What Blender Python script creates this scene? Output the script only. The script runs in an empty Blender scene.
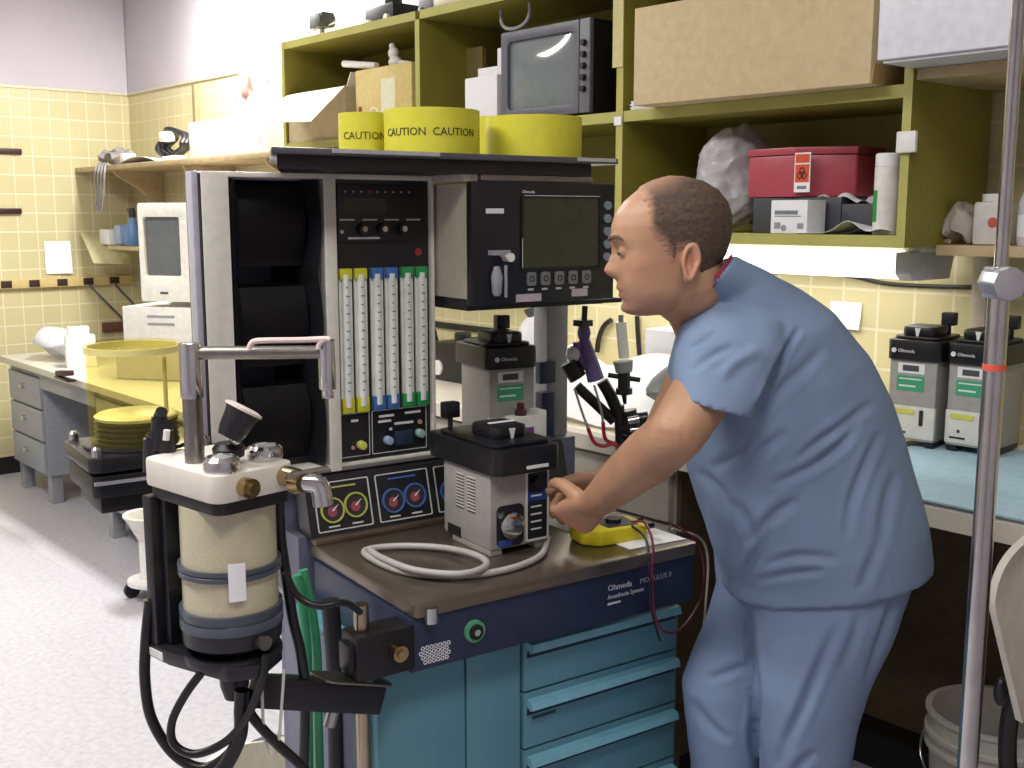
import bpy, bmesh, math, random
from mathutils import Vector, Matrix, noise
random.seed(7)
C = bpy.context.scene.collection
S = bpy.context.scene
R = math.radians
PI = math.pi
# ------------------------------------------------------------------ camera
PITCH = math.atan(169/1100); FOC = 1100.0; CAMH = 1.5; YAW = R(49)
cam = bpy.data.cameras.new('camera'); camo = bpy.data.objects.new('camera', cam); C.objects.link(camo)
cam.sensor_width = 36; cam.lens = 36*FOC/1024; cam.clip_start = .02
camo.location = (0, 0, CAMH); camo.rotation_euler = (R(90)-PITCH, 0, YAW)
S.camera = camo
# ------------------------------------------------------------------ world, exposure, room lamps
w = bpy.data.worlds.new('world'); S.world = w; w.use_nodes = True
w.node_tree.nodes['Background'].inputs[0].default_value = (.9, .92, 1, 1)
w.node_tree.nodes['Background'].inputs[1].default_value = .25
S.view_settings.view_transform = 'Standard'; S.view_settings.look = 'None'
S.view_settings.gamma = 1; S.view_settings.use_curve_mapping = False
S.view_settings.exposure = -0.2
FIXTURES = [  # x, y, z, length, width, along x?, watts
    (-4.75, 2.36, 2.80, 1.1, .22, True, 120, 'white ceiling strip light in the far corner over the wall shelf'),
    (-4.3, .3, 2.97, 1.25, .5, True, 62, 'ceiling light panel over the open floor by the grey desk'),
    (-2.0, -.2, 2.97, 1.25, .5, True, 62, 'ceiling light panel over the anaesthesia machine'),
    (-.3, .3, 2.97, 1.25, .5, False, 34, 'ceiling light panel nearest the steel pole'),
]
# ------------------------------------------------------------------ helpers
def ray(px, py):
    u = (px-512)/FOC; v = (py-384)/FOC
    X = u; Y = math.cos(PITCH)-v*math.sin(PITCH); Z = -(math.sin(PITCH)+v*math.cos(PITCH))
    c, s = math.cos(YAW), math.sin(YAW)
    return Vector((c*X-s*Y, s*X+c*Y, Z)), Y
CAM = Vector((0, 0, CAMH))
def P(px, py, d=None, x=None, y=None, z=None):
    r, f = ray(px, py)
    if d is not None: t = d/f
    elif x is not None: t = x/r.x
    elif y is not None: t = y/r.y
    else: t = (z-CAMH)/r.z
    return CAM+r*t
AWAY = Vector((-math.sin(YAW), math.cos(YAW), 0)); SIDE = Vector((math.cos(YAW), math.sin(YAW), 0)); UP = Vector((0, 0, 1))
MACH0 = P(415, 605, z=.85); MACH = Matrix.Translation((MACH0.x, MACH0.y, 0)) @ Matrix.Rotation(R(83), 4, 'Z')
MACHI = MACH.inverted()
def ML(px, py, **k):
    r, f = ray(px, py); o = MACHI @ CAM; q = MACHI.to_3x3() @ r
    (n, v), = k.items(); i = 'xyz'.index(n)
    return o+q*((v-o[i])/q[i])
def lin(c):
    f = lambda a: a/12.92 if a <= .04045 else ((a+.055)/1.055)**2.4
    return tuple(f(a/255) for a in c)+(1,)
_M = {}
def mat(key, rgb=(128, 128, 128), rough=.5, metal=0, var=.06, vs=40, bump=0, bs=200, emis=0, coat=0, see=0, spec=.5, rgb2=None, trans=None):
    if key in _M: return _M[key]
    m = bpy.data.materials.new(key); m.use_nodes = True; nt = m.node_tree; N = nt.nodes; L = nt.links
    b = N['Principled BSDF']; b.inputs['Roughness'].default_value = rough; b.inputs['Metallic'].default_value = metal
    b.inputs['Specular IOR Level'].default_value = spec
    if coat: b.inputs['Coat Weight'].default_value = coat; b.inputs['Coat Roughness'].default_value = .08
    tc = N.new('ShaderNodeTexCoord'); nz = N.new('ShaderNodeTexNoise'); nz.inputs['Scale'].default_value = vs; nz.inputs['Detail'].default_value = 4
    L.new(tc.outputs['Object'], nz.inputs['Vector'])
    mx = N.new('ShaderNodeMix'); mx.data_type = 'RGBA'
    c = lin(rgb); d = lin(rgb2) if rgb2 else tuple(min(1, q*(1-2*var)) for q in c[:3])+(1,)
    mx.inputs[6].default_value = c; mx.inputs[7].default_value = d
    rp = N.new('ShaderNodeMapRange'); rp.inputs[1].default_value = .35; rp.inputs[2].default_value = .7
    L.new(nz.outputs[0], rp.inputs[0]); L.new(rp.outputs[0], mx.inputs[0]); L.new(mx.outputs[2], b.inputs['Base Color'])
    if emis:
        b.inputs['Emission Color'].default_value = c; b.inputs['Emission Strength'].default_value = emis
    if bump:
        n2 = N.new('ShaderNodeTexNoise'); n2.inputs['Scale'].default_value = bs; L.new(tc.outputs['Object'], n2.inputs['Vector'])
        bp = N.new('ShaderNodeBump'); bp.inputs['Strength'].default_value = bump; bp.inputs['Distance'].default_value = .004
        L.new(n2.outputs[0], bp.inputs['Height']); L.new(bp.outputs[0], b.inputs['Normal'])
    if see:
        t = N.new('ShaderNodeBsdfTransparent'); t.inputs[0].default_value = lin(trans or (255, 255, 255))
        ms = N.new('ShaderNodeMixShader'); ms.inputs[0].default_value = see
        L.new(b.outputs[0], ms.inputs[1]); L.new(t.outputs[0], ms.inputs[2]); L.new(ms.outputs[0], N['Material Output'].inputs[0])
    _M[key] = m; return m
def tilemat(key, axis, c1, c2, grout, size, mortar):
    m = bpy.data.materials.new(key); m.use_nodes = True; nt = m.node_tree; N = nt.nodes; L = nt.links
    b = N['Principled BSDF']; b.inputs['Roughness'].default_value = .28
    g = N.new('ShaderNodeNewGeometry'); sp = N.new('ShaderNodeSeparateXYZ'); cb = N.new('ShaderNodeCombineXYZ')
    L.new(g.outputs['Position'], sp.inputs[0]); L.new(sp.outputs[axis], cb.inputs[0]); L.new(sp.outputs[2 if axis != 2 else 1], cb.inputs[1])
    k = N.new('ShaderNodeTexBrick'); k.offset = 0; k.squash = 1
    k.inputs['Scale'].default_value = 1; k.inputs['Brick Width'].default_value = size; k.inputs['Row Height'].default_value = size
    k.inputs['Mortar Size'].default_value = mortar; k.inputs['Mortar Smooth'].default_value = .2
    k.inputs['Color1'].default_value = lin(c1); k.inputs['Color2'].default_value = lin(c2); k.inputs['Mortar'].default_value = lin(grout)
    L.new(cb.outputs[0], k.inputs['Vector']); L.new(k.outputs['Color'], b.inputs['Base Color'])
    bp = N.new('ShaderNodeBump'); bp.inputs['Strength'].default_value = .3; bp.inputs['Distance'].default_value = .002; bp.invert = True
    L.new(k.outputs['Fac'], bp.inputs['Height']); L.new(bp.outputs[0], b.inputs['Normal'])
    return m
def smooth_pts(pts, n=8, closed=False):
    pts = [Vector(p) for p in pts]; out = []; m = len(pts)
    if m < 3: return pts
    for i in range(m if closed else m-1):
        if closed: a, b, c, d = pts[i-1], pts[i], pts[(i+1) % m], pts[(i+2) % m]
        else: a, b, c, d = pts[max(i-1, 0)], pts[i], pts[i+1], pts[min(i+2, m-1)]
        for k in range(n):
            t = k/n
            out.append(.5*((2*b)+(c-a)*t+(2*a-5*b+4*c-d)*t*t+(3*b-a-3*c+d)*t**3))
    if not closed: out.append(pts[-1])
    return out
def rrect(x0, x1, y0, y1, r, n=5):
    o = []
    for cx, cy, a in ((x1-r, y1-r, 0), (x0+r, y1-r, 90), (x0+r, y0+r, 180), (x1-r, y0+r, 270)):
        for k in range(n+1):
            q = R(a+90*k/n); o.append((cx+r*math.cos(q), cy+r*math.sin(q)))
    return o
def circ(cx, cy, r, n=24): return [(cx+r*math.cos(2*PI*k/n), cy+r*math.sin(2*PI*k/n)) for k in range(n)]
class MB:
    def __init__(s, M=None): s.bm = bmesh.new(); s.M = M or Matrix(); s.mi = 0
    def v(s, p): return s.bm.verts.new(s.M @ Vector(p))
    def f(s, vs):
        try:
            f = s.bm.faces.new(vs); f.material_index = s.mi; f.smooth = True; return f
        except ValueError: return None
    def loft(s, rings, cap=True, closed=True):
        vr = [[s.v(p) for p in r] for r in rings]
        for a, b in zip(vr, vr[1:]):
            n = len(a)
            for i in range(n if closed else n-1): s.f([a[i], a[(i+1) % n], b[(i+1) % n], b[i]])
        if cap and closed: s.f(vr[0][::-1]); s.f(vr[-1])
        return s
    def box(s, a, b):
        x0, y0, z0 = a; x1, y1, z1 = b
        if x0 > x1: x0, x1 = x1, x0
        if y0 > y1: y0, y1 = y1, y0
        if z0 > z1: z0, z1 = z1, z0
        return s.loft([[(x0, y0, z0), (x1, y0, z0), (x1, y1, z0), (x0, y1, z0)], [(x0, y0, z1), (x1, y0, z1), (x1, y1, z1), (x0, y1, z1)]])
    def prism(s, poly, ax, lo, hi):
        q = {'z': lambda p, h: (p[0], p[1], h), 'y': lambda p, h: (p[0], h, p[1]), 'x': lambda p, h: (h, p[0], p[1])}[ax]
        return s.loft([[q(p, lo) for p in poly], [q(p, hi) for p in poly]])
    def frame(s, outer, inner, ax, lo, hi):          # ring-shaped prism, outer and inner outlines of equal length
        q = {'z': lambda p, h: (p[0], p[1], h), 'y': lambda p, h: (p[0], h, p[1]), 'x': lambda p, h: (h, p[0], p[1])}[ax]
        r = [[s.v(q(p, h)) for p in o] for o, h in ((outer, lo), (outer, hi), (inner, hi), (inner, lo))]
        n = len(outer)
        for a, b in ((0, 1), (1, 2), (2, 3), (3, 0)):
            for i in range(n): s.f([r[a][i], r[a][(i+1) % n], r[b][(i+1) % n], r[b][i]])
        return s
    def cyl(s, p0, p1, r0, r1=None, n=20, cap=True):
        p0, p1 = Vector(p0), Vector(p1); r1 = r0 if r1 is None else r1
        t = (p1-p0).normalized(); u = t.orthogonal().normalized(); q = t.cross(u)
        rg = lambda c, r: [c+u*(r*math.cos(2*PI*k/n))+q*(r*math.sin(2*PI*k/n)) for k in range(n)]
        return s.loft([rg(p0, r0), rg(p1, r1)], cap)
    def tube(s, pts, r, n=8, sm=6, closed=False):
        pts = smooth_pts(pts, sm, closed) if sm else [Vector(p) for p in pts]
        m = len(pts); rings = []; u = None
        for i, p in enumerate(pts):
            if closed: t = pts[(i+1) % m]-pts[i-1]
            else: t = pts[min(i+1, m-1)]-pts[max(i-1, 0)]
            if t.length < 1e-9: t = Vector((0, 0, 1))
            t.normalize()
            if u is None: u = t.orthogonal().normalized()
            u = (u-t*u.dot(t))
            if u.length < 1e-6: u = t.orthogonal()
            u.normalize(); q = t.cross(u)
            if isinstance(r, (list, tuple)):
                fi = i*(len(r)-1)/(m-1); k0 = min(int(fi), len(r)-2); rr = r[k0]+(r[k0+1]-r[k0])*(fi-k0)
            else: rr = r
            rings.append([p+u*(rr*math.cos(2*PI*k/n))+q*(rr*math.sin(2*PI*k/n)) for k in range(n)])
        if closed: rings.append(rings[0]); return s.loft(rings, False)
        return s.loft(rings)
    def lathe(s, prof, c=(0, 0, 0), n=32, T=None):
        c = Vector(c); T = T or Matrix()
        rings = [[c+T @ Vector((max(r, 1e-4)*math.cos(2*PI*k/n), max(r, 1e-4)*math.sin(2*PI*k/n), z)) for k in range(n)] for r, z in prof]
        return s.loft(rings)
    def ball(s, c, rx, ry=None, rz=None, n=16, m=10, T=None):
        c = Vector(c); ry = rx if ry is None else ry; rz = rx if rz is None else rz; T = T or Matrix()
        rings = []
        for j in range(m+1):
            a = -PI/2+PI*j/m; ca = max(math.cos(a), .01)
            rings.append([c+T @ Vector((rx*ca*math.cos(2*PI*k/n), ry*ca*math.sin(2*PI*k/n), rz*math.sin(a))) for k in range(n)])
        return s.loft(rings)
    def sheet(s, fn, nu, nv):
        g = [[s.v(fn(i/nu, j/nv)) for j in range(nv+1)] for i in range(nu+1)]
        for i in range(nu):
            for j in range(nv): s.f([g[i][j], g[i+1][j], g[i+1][j+1], g[i][j+1]])
        return s
    def build(s, name, mats, parent=None, bev=0, sharp=40, thick=0, wn=True):
        bm = s.bm
        if wn: bmesh.ops.recalc_face_normals(bm, faces=bm.faces)
        if thick: bmesh.ops.solidify(bm, geom=bm.faces[:], thickness=thick)
        if bev:
            ed = [e for e in bm.edges if len(e.link_faces) == 2 and e.calc_face_angle(0) > R(35)]
            bmesh.ops.bevel(bm, geom=ed, offset=bev, segments=2, affect='EDGES', clamp_overlap=True, profile=.6)
        for f in bm.faces: f.smooth = True
        if parent is not None:
            bm.transform(WM[parent.name].inverted()); o_loc = None
        else:
            bb = [v.co for v in bm.verts]
            o_loc = Vector(((min(p.x for p in bb)+max(p.x for p in bb))/2, (min(p.y for p in bb)+max(p.y for p in bb))/2, min(p.z for p in bb)))
            bm.transform(Matrix.Translation(-o_loc))
        me = bpy.data.meshes.new(name); bm.to_mesh(me); bm.free()
        if sharp: me.set_sharp_from_angle(angle=R(sharp))
        for m in (mats if isinstance(mats, (list, tuple)) else [mats]): me.materials.append(m)
        o = bpy.data.objects.new(name, me); C.objects.link(o)
        if parent is not None: o.parent = parent; WM[o.name] = WM[parent.name]
        else: o.location = o_loc; WM[o.name] = Matrix.Translation(o_loc)
        return o
WM = {}
def tag(o, label, cat, group=None):
    o['label'] = label; o['category'] = cat
    if group: o['group'] = group
    return o
def struct(o): o['kind'] = 'structure'; return o
def thing(name, label, cat, loc=(0, 0, 0), rz=0, group=None):
    o = bpy.data.objects.new(name, None); C.objects.link(o); o.empty_display_size = .05
    o.location = loc; o.rotation_euler = (0, 0, rz)
    WM[o.name] = Matrix.Translation(Vector(loc)) @ Matrix.Rotation(rz, 4, 'Z')
    return tag(o, label, cat, group)
def dup(root, loc, rz, label):
    r = root.copy(); C.objects.link(r); r.location = loc; r.rotation_euler = (0, 0, rz); r['label'] = label
    for ch in list(root.children):
        c = ch.copy(); C.objects.link(c); c.parent = r
        for g in list(ch.children):
            d = g.copy(); C.objects.link(d); d.parent = c
    return r
FRONT = Matrix(((1, 0, 0, 0), (0, 0, -1, 0), (0, 1, 0, 0), (0, 0, 0, 1)))      # text lying in XZ, facing -y
def lettering(txt, size, m, M, parent, name='lettering', align='LEFT', ext=.0004):
    cu = bpy.data.curves.new('t', 'FONT'); cu.body = txt; cu.size = size; cu.extrude = ext; cu.align_x = align; cu.resolution_u = 2
    o = bpy.data.objects.new('t', cu); C.objects.link(o)
    me = bpy.data.meshes.new_from_object(o.evaluated_get(bpy.context.evaluated_depsgraph_get()))
    bpy.data.objects.remove(o); me.transform(WM[parent.name].inverted() @ M); me.materials.clear(); me.materials.append(m)
    for p in me.polygons: p.material_index = 0
    n = bpy.data.objects.new(name, me); C.objects.link(n); n.parent = parent; WM[n.name] = WM[parent.name]
    return n
def at(x, y, z): return Matrix.Translation((x, y, z))
# materials
white = mat('white_plastic', (232, 230, 226), .45); offw = mat('offwhite_enamel', (222, 216, 206), .4); cream = mat('cream_paint', (214, 208, 182), .45)
black = mat('black_plastic', (20, 20, 24), .4, var=.15); rubber = mat('black_rubber', (18, 18, 20), .6); satin = mat('black_satin', (30, 30, 34), .3)
chrome = mat('chrome', (205, 205, 205), .16, 1, var=.05, vs=12); steel = mat('brushed_steel', (150, 145, 138), .38, 1, var=.1, vs=60)
brass = mat('brass', (186, 164, 122), .22, 1); grey = mat('grey_enamel', (150, 152, 156), .45); dgrey = mat('dark_grey', (70, 72, 78), .5)
paper = mat('white_paper', (236, 236, 238), .8, var=.02); card = mat('cardboard', (204, 184, 146), .85, var=.06, bump=.1)
green = mat('olive_green_paint', (140, 132, 52), .5, var=.07, vs=8); greenedge = mat('olive_green_edge', (178, 174, 96), .5, vs=8)
wood = mat('pale_wood', (194, 172, 132), .6, var=.12, vs=15); teal = mat('teal_enamel', (92, 142, 158), .42, var=.05, vs=6)
navy = mat('navy_enamel', (36, 44, 72), .38, var=.1); slate = mat('slate_blue_enamel', (104, 108, 128), .45)
yellow = mat('yellow_plastic', (222, 204, 30), .45); mark = mat('white_print', (225, 225, 230), .6); pblack = mat('black_print', (25, 25, 25), .6)
red = mat('red_plastic', (170, 50, 58), .4); glassdark = mat('dark_screen', (44, 46, 42), .12, coat=.5, var=.05)
# ------------------------------------------------------------------ setting
YW, XW, ZT, ZC = 2.74, -6.70, 2.22, 3.0
plaster = mat('lilac_grey_plaster', (194, 188, 196), .85, var=.03, vs=3, bump=.05, bs=60)
tileb = tilemat('yellow_wall_tile_back', 0, (198, 188, 146), (194, 184, 140), (212, 204, 172), .108, .004)
tilel = tilemat('yellow_wall_tile_left', 1, (198, 188, 146), (194, 184, 140), (216, 208, 178), .108, .004)
fl = tilemat('pale_speckled_floor', 0, (190, 188, 195), (187, 185, 193), (178, 175, 184), .305, .0015)
fl.node_tree.nodes['Principled BSDF'].inputs['Roughness'].default_value = .35
nt = fl.node_tree; vn = nt.nodes.new('ShaderNodeTexNoise'); vn.inputs['Scale'].default_value = 45; vn.inputs['Detail'].default_value = 6
g0 = nt.nodes.new('ShaderNodeNewGeometry'); nt.links.new(g0.outputs['Position'], vn.inputs['Vector'])
bk = [n for n in nt.nodes if n.type == 'TEX_BRICK'][0]
# floor grid runs in x and y
[nt.links.remove(l) for l in list(nt.links) if l.to_node.type == 'COMBXYZ' and l.to_socket == l.to_node.inputs[1]]
sx = [n for n in nt.nodes if n.type == 'SEPXYZ'][0]; cbn = [n for n in nt.nodes if n.type == 'COMBXYZ'][0]; nt.links.new(sx.outputs[1], cbn.inputs[1])
mx = nt.nodes.new('ShaderNodeMix'); mx.data_type = 'RGBA'; mx.blend_type = 'MULTIPLY'; mx.inputs[0].default_value = 1
mr = nt.nodes.new('ShaderNodeMapRange'); mr.inputs[1].default_value = .3; mr.inputs[2].default_value = .6; mr.inputs[3].default_value = .82; mr.inputs[4].default_value = 1
nt.links.new(vn.outputs[0], mr.inputs[0]); nt.links.new(bk.outputs['Color'], mx.inputs[6]); nt.links.new(mr.outputs[0], mx.inputs[7])
nt.links.new(mx.outputs[2], nt.nodes['Principled BSDF'].inputs['Base Color'])
XR, YF = 1.6, -2.4
b = MB(); b.box((XW-.1, YF-.1, -.1), (XR+.1, YW+.1, 0)); struct(b.build('floor', fl))
b = MB(); b.box((XW-.1, YF-.1, ZC), (XR+.1, YW+.1, ZC+.1)); struct(b.build('ceiling', mat('white_ceiling', (225, 222, 222), .9)))
b = MB(); b.box((XW-.1, YW, 0), (XR+.1, YW+.1, ZT)); b.mi = 1; b.box((XW-.1, YW+.004, ZT), (XR+.1, YW+.1, ZC)); struct(b.build('wall_back', [tileb, plaster]))
b = MB(); b.box((XW-.1, YF-.1, 0), (XW, YW, ZT)); b.mi = 1; b.box((XW-.1, YF-.1, ZT), (XW-.004, YW, ZC)); struct(b.build('wall_left', [tilel, plaster]))
b = MB(); b.box((XR, YF-.1, 0), (XR+.1, YW, ZC)); struct(b.build('wall_right', plaster))
b = MB(); b.box((XW, YF-.1, 0), (XR, YF, ZC)); struct(b.build('wall_front', plaster))
bbm = mat('black_rubber_baseboard', (22, 20, 22), .5)
b = MB(); b.box((XW+.008, YW-.008, 0), (XR, YW, .1)); struct(b.build('baseboard_back', bbm))
b = MB(); b.box((XW, YF, 0), (XW+.008, YW, .1)); struct(b.build('baseboard_left', bbm))
capm = mat('pale_tile_cap', (214, 206, 178), .3)
b = MB(); b.box((XW, YF, ZT-.008), (XW+.008, YW, ZT+.008)); struct(b.build('trim_1', capm, bev=.003))
b = MB(); b.box((XW+.008, YW-.008, ZT-.008), (XR, YW, ZT+.008)); struct(b.build('trim_2', capm, bev=.003))
# ceiling lights
for (x, y, z, ln, wd, ax, wt, lab) in FIXTURES:
    hx, hy = (ln/2, wd/2) if ax else (wd/2, ln/2)
    t = thing('ceiling_light', lab, 'ceiling light', (x, y, z), 0, 'ceiling lights')
    b = MB(at(x, y, z)); b.frame(rrect(-hx-.03, hx+.03, -hy-.03, hy+.03, .01), rrect(-hx, hx, -hy, hy, .01), 'z', 0, .03); b.box((-hx-.03, -hy-.03, .028), (hx+.03, hy+.03, ZC-z)); b.build('frame', white, t)
    b = MB(at(x, y, z)); b.box((-hx, -hy, .008), (hx, hy, .02)); b.build('diffuser', mat('lamp_diffuser', (255, 252, 245), .4, emis=2.0, var=0), t)
    la = bpy.data.lights.new('ceiling_light_lamp', 'AREA'); la.shape = 'RECTANGLE'; la.size = 2*hx; la.size_y = 2*hy; la.energy = wt; la.color = (1, .98, .94)
    lo = bpy.data.objects.new('lamp', la); C.objects.link(lo); lo.parent = t; lo.location = (0, 0, .002)
# ------------------------------------------------------------------ lab bench along the back wall
BZ, BY = .93, 2.04
wt = MB(); wt.prism([(BY, BZ-.05), (BY, BZ-.01), (BY+.01, BZ), (YW-.002, BZ), (YW-.002, BZ-.05)], 'x', -3.95, XR-.01)
tag(wt.build('worktop', mat('cream_worktop', (224, 216, 200), .35, vs=12)), 'long cream worktop with a pale rounded front edge running along the tiled wall', 'worktop')
cabm = mat('grey_beige_cabinet', (178, 172, 156), .5)
def base_cabinet(x0, x1, label):
    t = thing('base_cabinet', label, 'cabinet', ((x0+x1)/2, BY+.05, 0), 0, 'cabinets under the worktop')
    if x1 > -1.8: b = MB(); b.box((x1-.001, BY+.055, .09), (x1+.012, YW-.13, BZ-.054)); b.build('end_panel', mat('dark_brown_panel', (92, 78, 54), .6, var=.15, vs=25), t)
    b = MB(); b.box((x0, BY+.05, .09), (x1, YW-.12, BZ-.052)); b.build('carcass', cabm, t, bev=.003)
    b = MB(); b.box((x0+.01, BY+.1, 0), (x1-.01, YW-.14, .09)); b.build('plinth', bbm, t)
    b = MB(); b.box((x0+.006, BY+.028, BZ-.2), (x1-.006, BY+.05, BZ-.065)); dr = b.build('drawer', cabm, t, bev=.004)
    b = MB(); cx = (x0+x1)/2; b.tube([(cx-.05, BY+.03, BZ-.13), (cx-.048, BY+.006, BZ-.13), (cx+.048, BY+.006, BZ-.13), (cx+.05, BY+.03, BZ-.13)], .005, sm=3); b.build('handle', black, dr)
    for a, c, hx in ((x0+.006, cx-.003, cx-.04), (cx+.003, x1-.006, cx+.04)):
        b = MB(); b.box((a, BY+.028, .1), (c, BY+.05, BZ-.21)); d = b.build('door', cabm, t, bev=.004)
        b = MB(); b.tube([(hx, BY+.03, .62), (hx, BY+.006, .612), (hx, BY+.006, .52), (hx, BY+.03, .512)], .005, sm=3); b.build('handle', black, d)
for i, lab in enumerate(('grey-beige bench cabinet farthest left under the worktop, behind the anaesthesia machine', 'middle grey-beige bench cabinet behind the machine column', 'grey-beige bench cabinet beside the dark kneehole, behind the man\'s forearms')):
    base_cabinet(-3.94+i*.724, -3.94+(i+1)*.724-.004, lab)
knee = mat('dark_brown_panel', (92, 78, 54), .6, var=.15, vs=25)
b = MB(); b.box((-1.76, YW-.05, .1), (XR-.02, YW-.004, BZ-.06)); tag(b.build('kneehole_shade_board', knee), 'dark brown board closing the space under the worktop behind the white bucket', 'panel')  # brown board stands in for the wall tiles in shade under the worktop
b = MB(); b.box((-1.75, 2.6, 0), (XR-.03, 2.685, .1)); tag(b.build('kneehole_block', bbm), 'black plinth on the floor in the dark kneehole, left of the white bucket', 'plinth')  # black box put in to blacken the kneehole floor
b = MB(); b.sheet(lambda u, v: Vector((-1.36+u*.62+.012*math.sin(v*5), BY-.004+v*.62, BZ+.0052+.002*math.sin(u*17)*math.sin(v*9)-(0.0 if v > .02 else .0))), 20, 20)
tag(b.build('bench_pad', mat('pale_blue_pad', (172, 204, 220), .8, bump=.1), thick=.004), 'pale blue absorbent pad on the worktop beneath two vaporizers', 'pad')
# ------------------------------------------------------------------ green shelving on the wall
SY = 2.35; TX = [-4.15, -3.205, -2.234, -1.33]; ZS = [1.425, 1.793, 2.17]
t = thing('wall_shelving', 'olive green open wooden shelving of three bays hung above the worktop', 'shelving', (-2.74, YW, ZS[0]))
def green_board(a, c, name, edge):
    b = MB(); b.box(a, c); o = b.build(name, [green, greenedge], t)
    for p in o.data.polygons:
        if p.normal.y < -.9: p.material_index = 1
for x in (TX[0], TX[3]-.022): green_board((x, SY, ZS[0]), (x+.022, YW-.012, 2.75 if x > -2 else ZS[2]+.03), 'side_panel', 1)
for x in TX[1:3]: green_board((x-.013, SY-.001, ZS[0]), (x+.013, YW-.012, 2.75 if x > -3 else ZS[2]), 'divider', 1)
b = MB(); b.box((TX[0]+.005, YW-.014, ZS[0]), (TX[3]-.005, YW-.003, ZS[2])); b.build('back_panel', green, t)
for i in range(3):
    a, c = TX[i]+(.022 if i == 0 else .013), TX[i+1]-(.022 if i == 2 else .013)
    zm = ZS[1]
    green_board((a, SY+.002, zm-.03), (c, YW-.014, zm), 'shelf', 1)
    green_board((a, SY+.002, ZS[0]-.0), (c, YW-.014, ZS[0]+.028), 'shelf', 1)
    green_board((a, SY+.002, ZS[2]), (c, YW-.014, ZS[2]+.03), 'shelf', 1)
# small things fixed on the shelving
b = MB(); p = P(908, 142, y=SY-.003); b.box((p.x-.024, SY-.014, p.z-.024), (p.x+.024, SY-.002, p.z+.024)); tag(b.build('wall_plate', white, bev=.004), 'small white square plate fixed to the green upright beside the white bottle', 'plate')
b = MB(); p = P(618, 60, y=SY-.004); b.box((p.x-.02, SY-.006, p.z-.02), (p.x+.02, SY-.0022, p.z+.45)); tag(b.build('masking_tape', mat('masking_tape', (206, 196, 140), .7)), 'strip of masking tape wrapped on the green upright right of the video monitor', 'tape')
b = MB(); p = P(618, 121, y=SY-.004); b.box((p.x-.014, SY-.006, p.z-.012), (p.x+.014, SY-.0022, p.z+.012)); tag(b.build('shelf_sticker', [paper]), 'small white sticker with black marks on the green upright left of the bald man', 'sticker')
# right-hand boards
b = MB(); b.box((TX[3]+.002, 2.36, 1.80), (-.8, YW-.002, 1.825)); b2 = MB(); 
t2 = thing('wall_shelf', 'pale wooden wall shelf at top right carrying the white carton', 'shelf', (-1.1, YW, 1.8), 0)
b.build('board', wood, t2, bev=.002); b2.prism([(2.45, 1.8), (YW-.002, 1.8), (YW-.002, 1.62)], 'x', -.86, -.84); b2.build('bracket', green, t2)
t2 = thing('wall_shelf', 'narrow wooden wall shelf with jars, behind the steel pole', 'shelf', (-1.1, YW, 1.4), 0)
b = MB(); b.box((TX[3]+.002, 2.49, 1.405), (-.75, YW-.002, 1.43)); b.build('board', wood, t2, bev=.002)
b = MB(); b.prism([(2.56, 1.405), (YW-.002, 1.405), (YW-.002, 1.28)], 'x', -.86, -.84); b.build('bracket', green, t2)
# under-shelf lamp
t = thing('under_shelf_lamp', 'long bright fluorescent strip lamp under the green shelving', 'lamp', (-2.1, 2.55, 1.32))
b = MB(); b.box((-2.95, 2.5, 1.410), (-1.37, 2.66, 1.4245)); b.build('housing', white, t, bev=.003)
b = MB(); b.prism([(2.46, 1.41), (2.46, 1.362), (2.48, 1.345), (2.65, 1.345), (2.67, 1.41)], 'x', -2.93, -1.412); b.build('diffuser', mat('strip_lamp_glow', (255, 253, 246), .4, emis=3.0, var=0), t)
b = MB(); b.prism([(2.457, 1.411), (2.457, 1.358), (2.48, 1.342), (2.652, 1.342), (2.673, 1.411)], 'x', -1.412, -1.372); b.build('end_cap', mat('frosted_end_cap', (196, 198, 200), .4), t, bev=.003)
la = bpy.data.lights.new('strip_lamp', 'AREA'); la.shape = 'RECTANGLE'; la.size = 1.5; la.size_y = .14; la.energy = 2.2
lo = bpy.data.objects.new('lamp', la); C.objects.link(lo); lo.parent = t; lo.location = Vector((-2.17, 2.58, 1.322))-Vector((-2.1, 2.55, 1.32))
b = MB(); b.tube([P(735, 274, y=2.69), P(800, 272, y=2.7), P(850, 276, y=2.72), P(890, 284, y=2.73), P(960, 287, y=2.73), P(1010, 286, y=2.73)], .006); tag(b.build('wall_cable', black), 'black cable running along the tiles just below the bright strip lamp', 'cable')
b = MB(); p = P(976, 300, y=2.7); b.box((p.x-.02, 2.712, .96), (p.x+.02, YW-.001, 1.40)); tag(b.build('conduit', mat('beige_conduit', (200, 188, 168), .5), bev=.003), 'beige vertical cable conduit on the tiles between vaporizers and pole', 'conduit')
b = MB(); p = P(845, 318, y=2.735); b.sheet(lambda u, v: Vector((p.x-.05+.1*u, 2.737-.012*(1-v)**2*u, p.z-.03+.075*v)), 6, 6); tag(b.build('wall_notice', paper, thick=.001), 'white paper notice taped on tiles above the man\'s back', 'paper')
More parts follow.
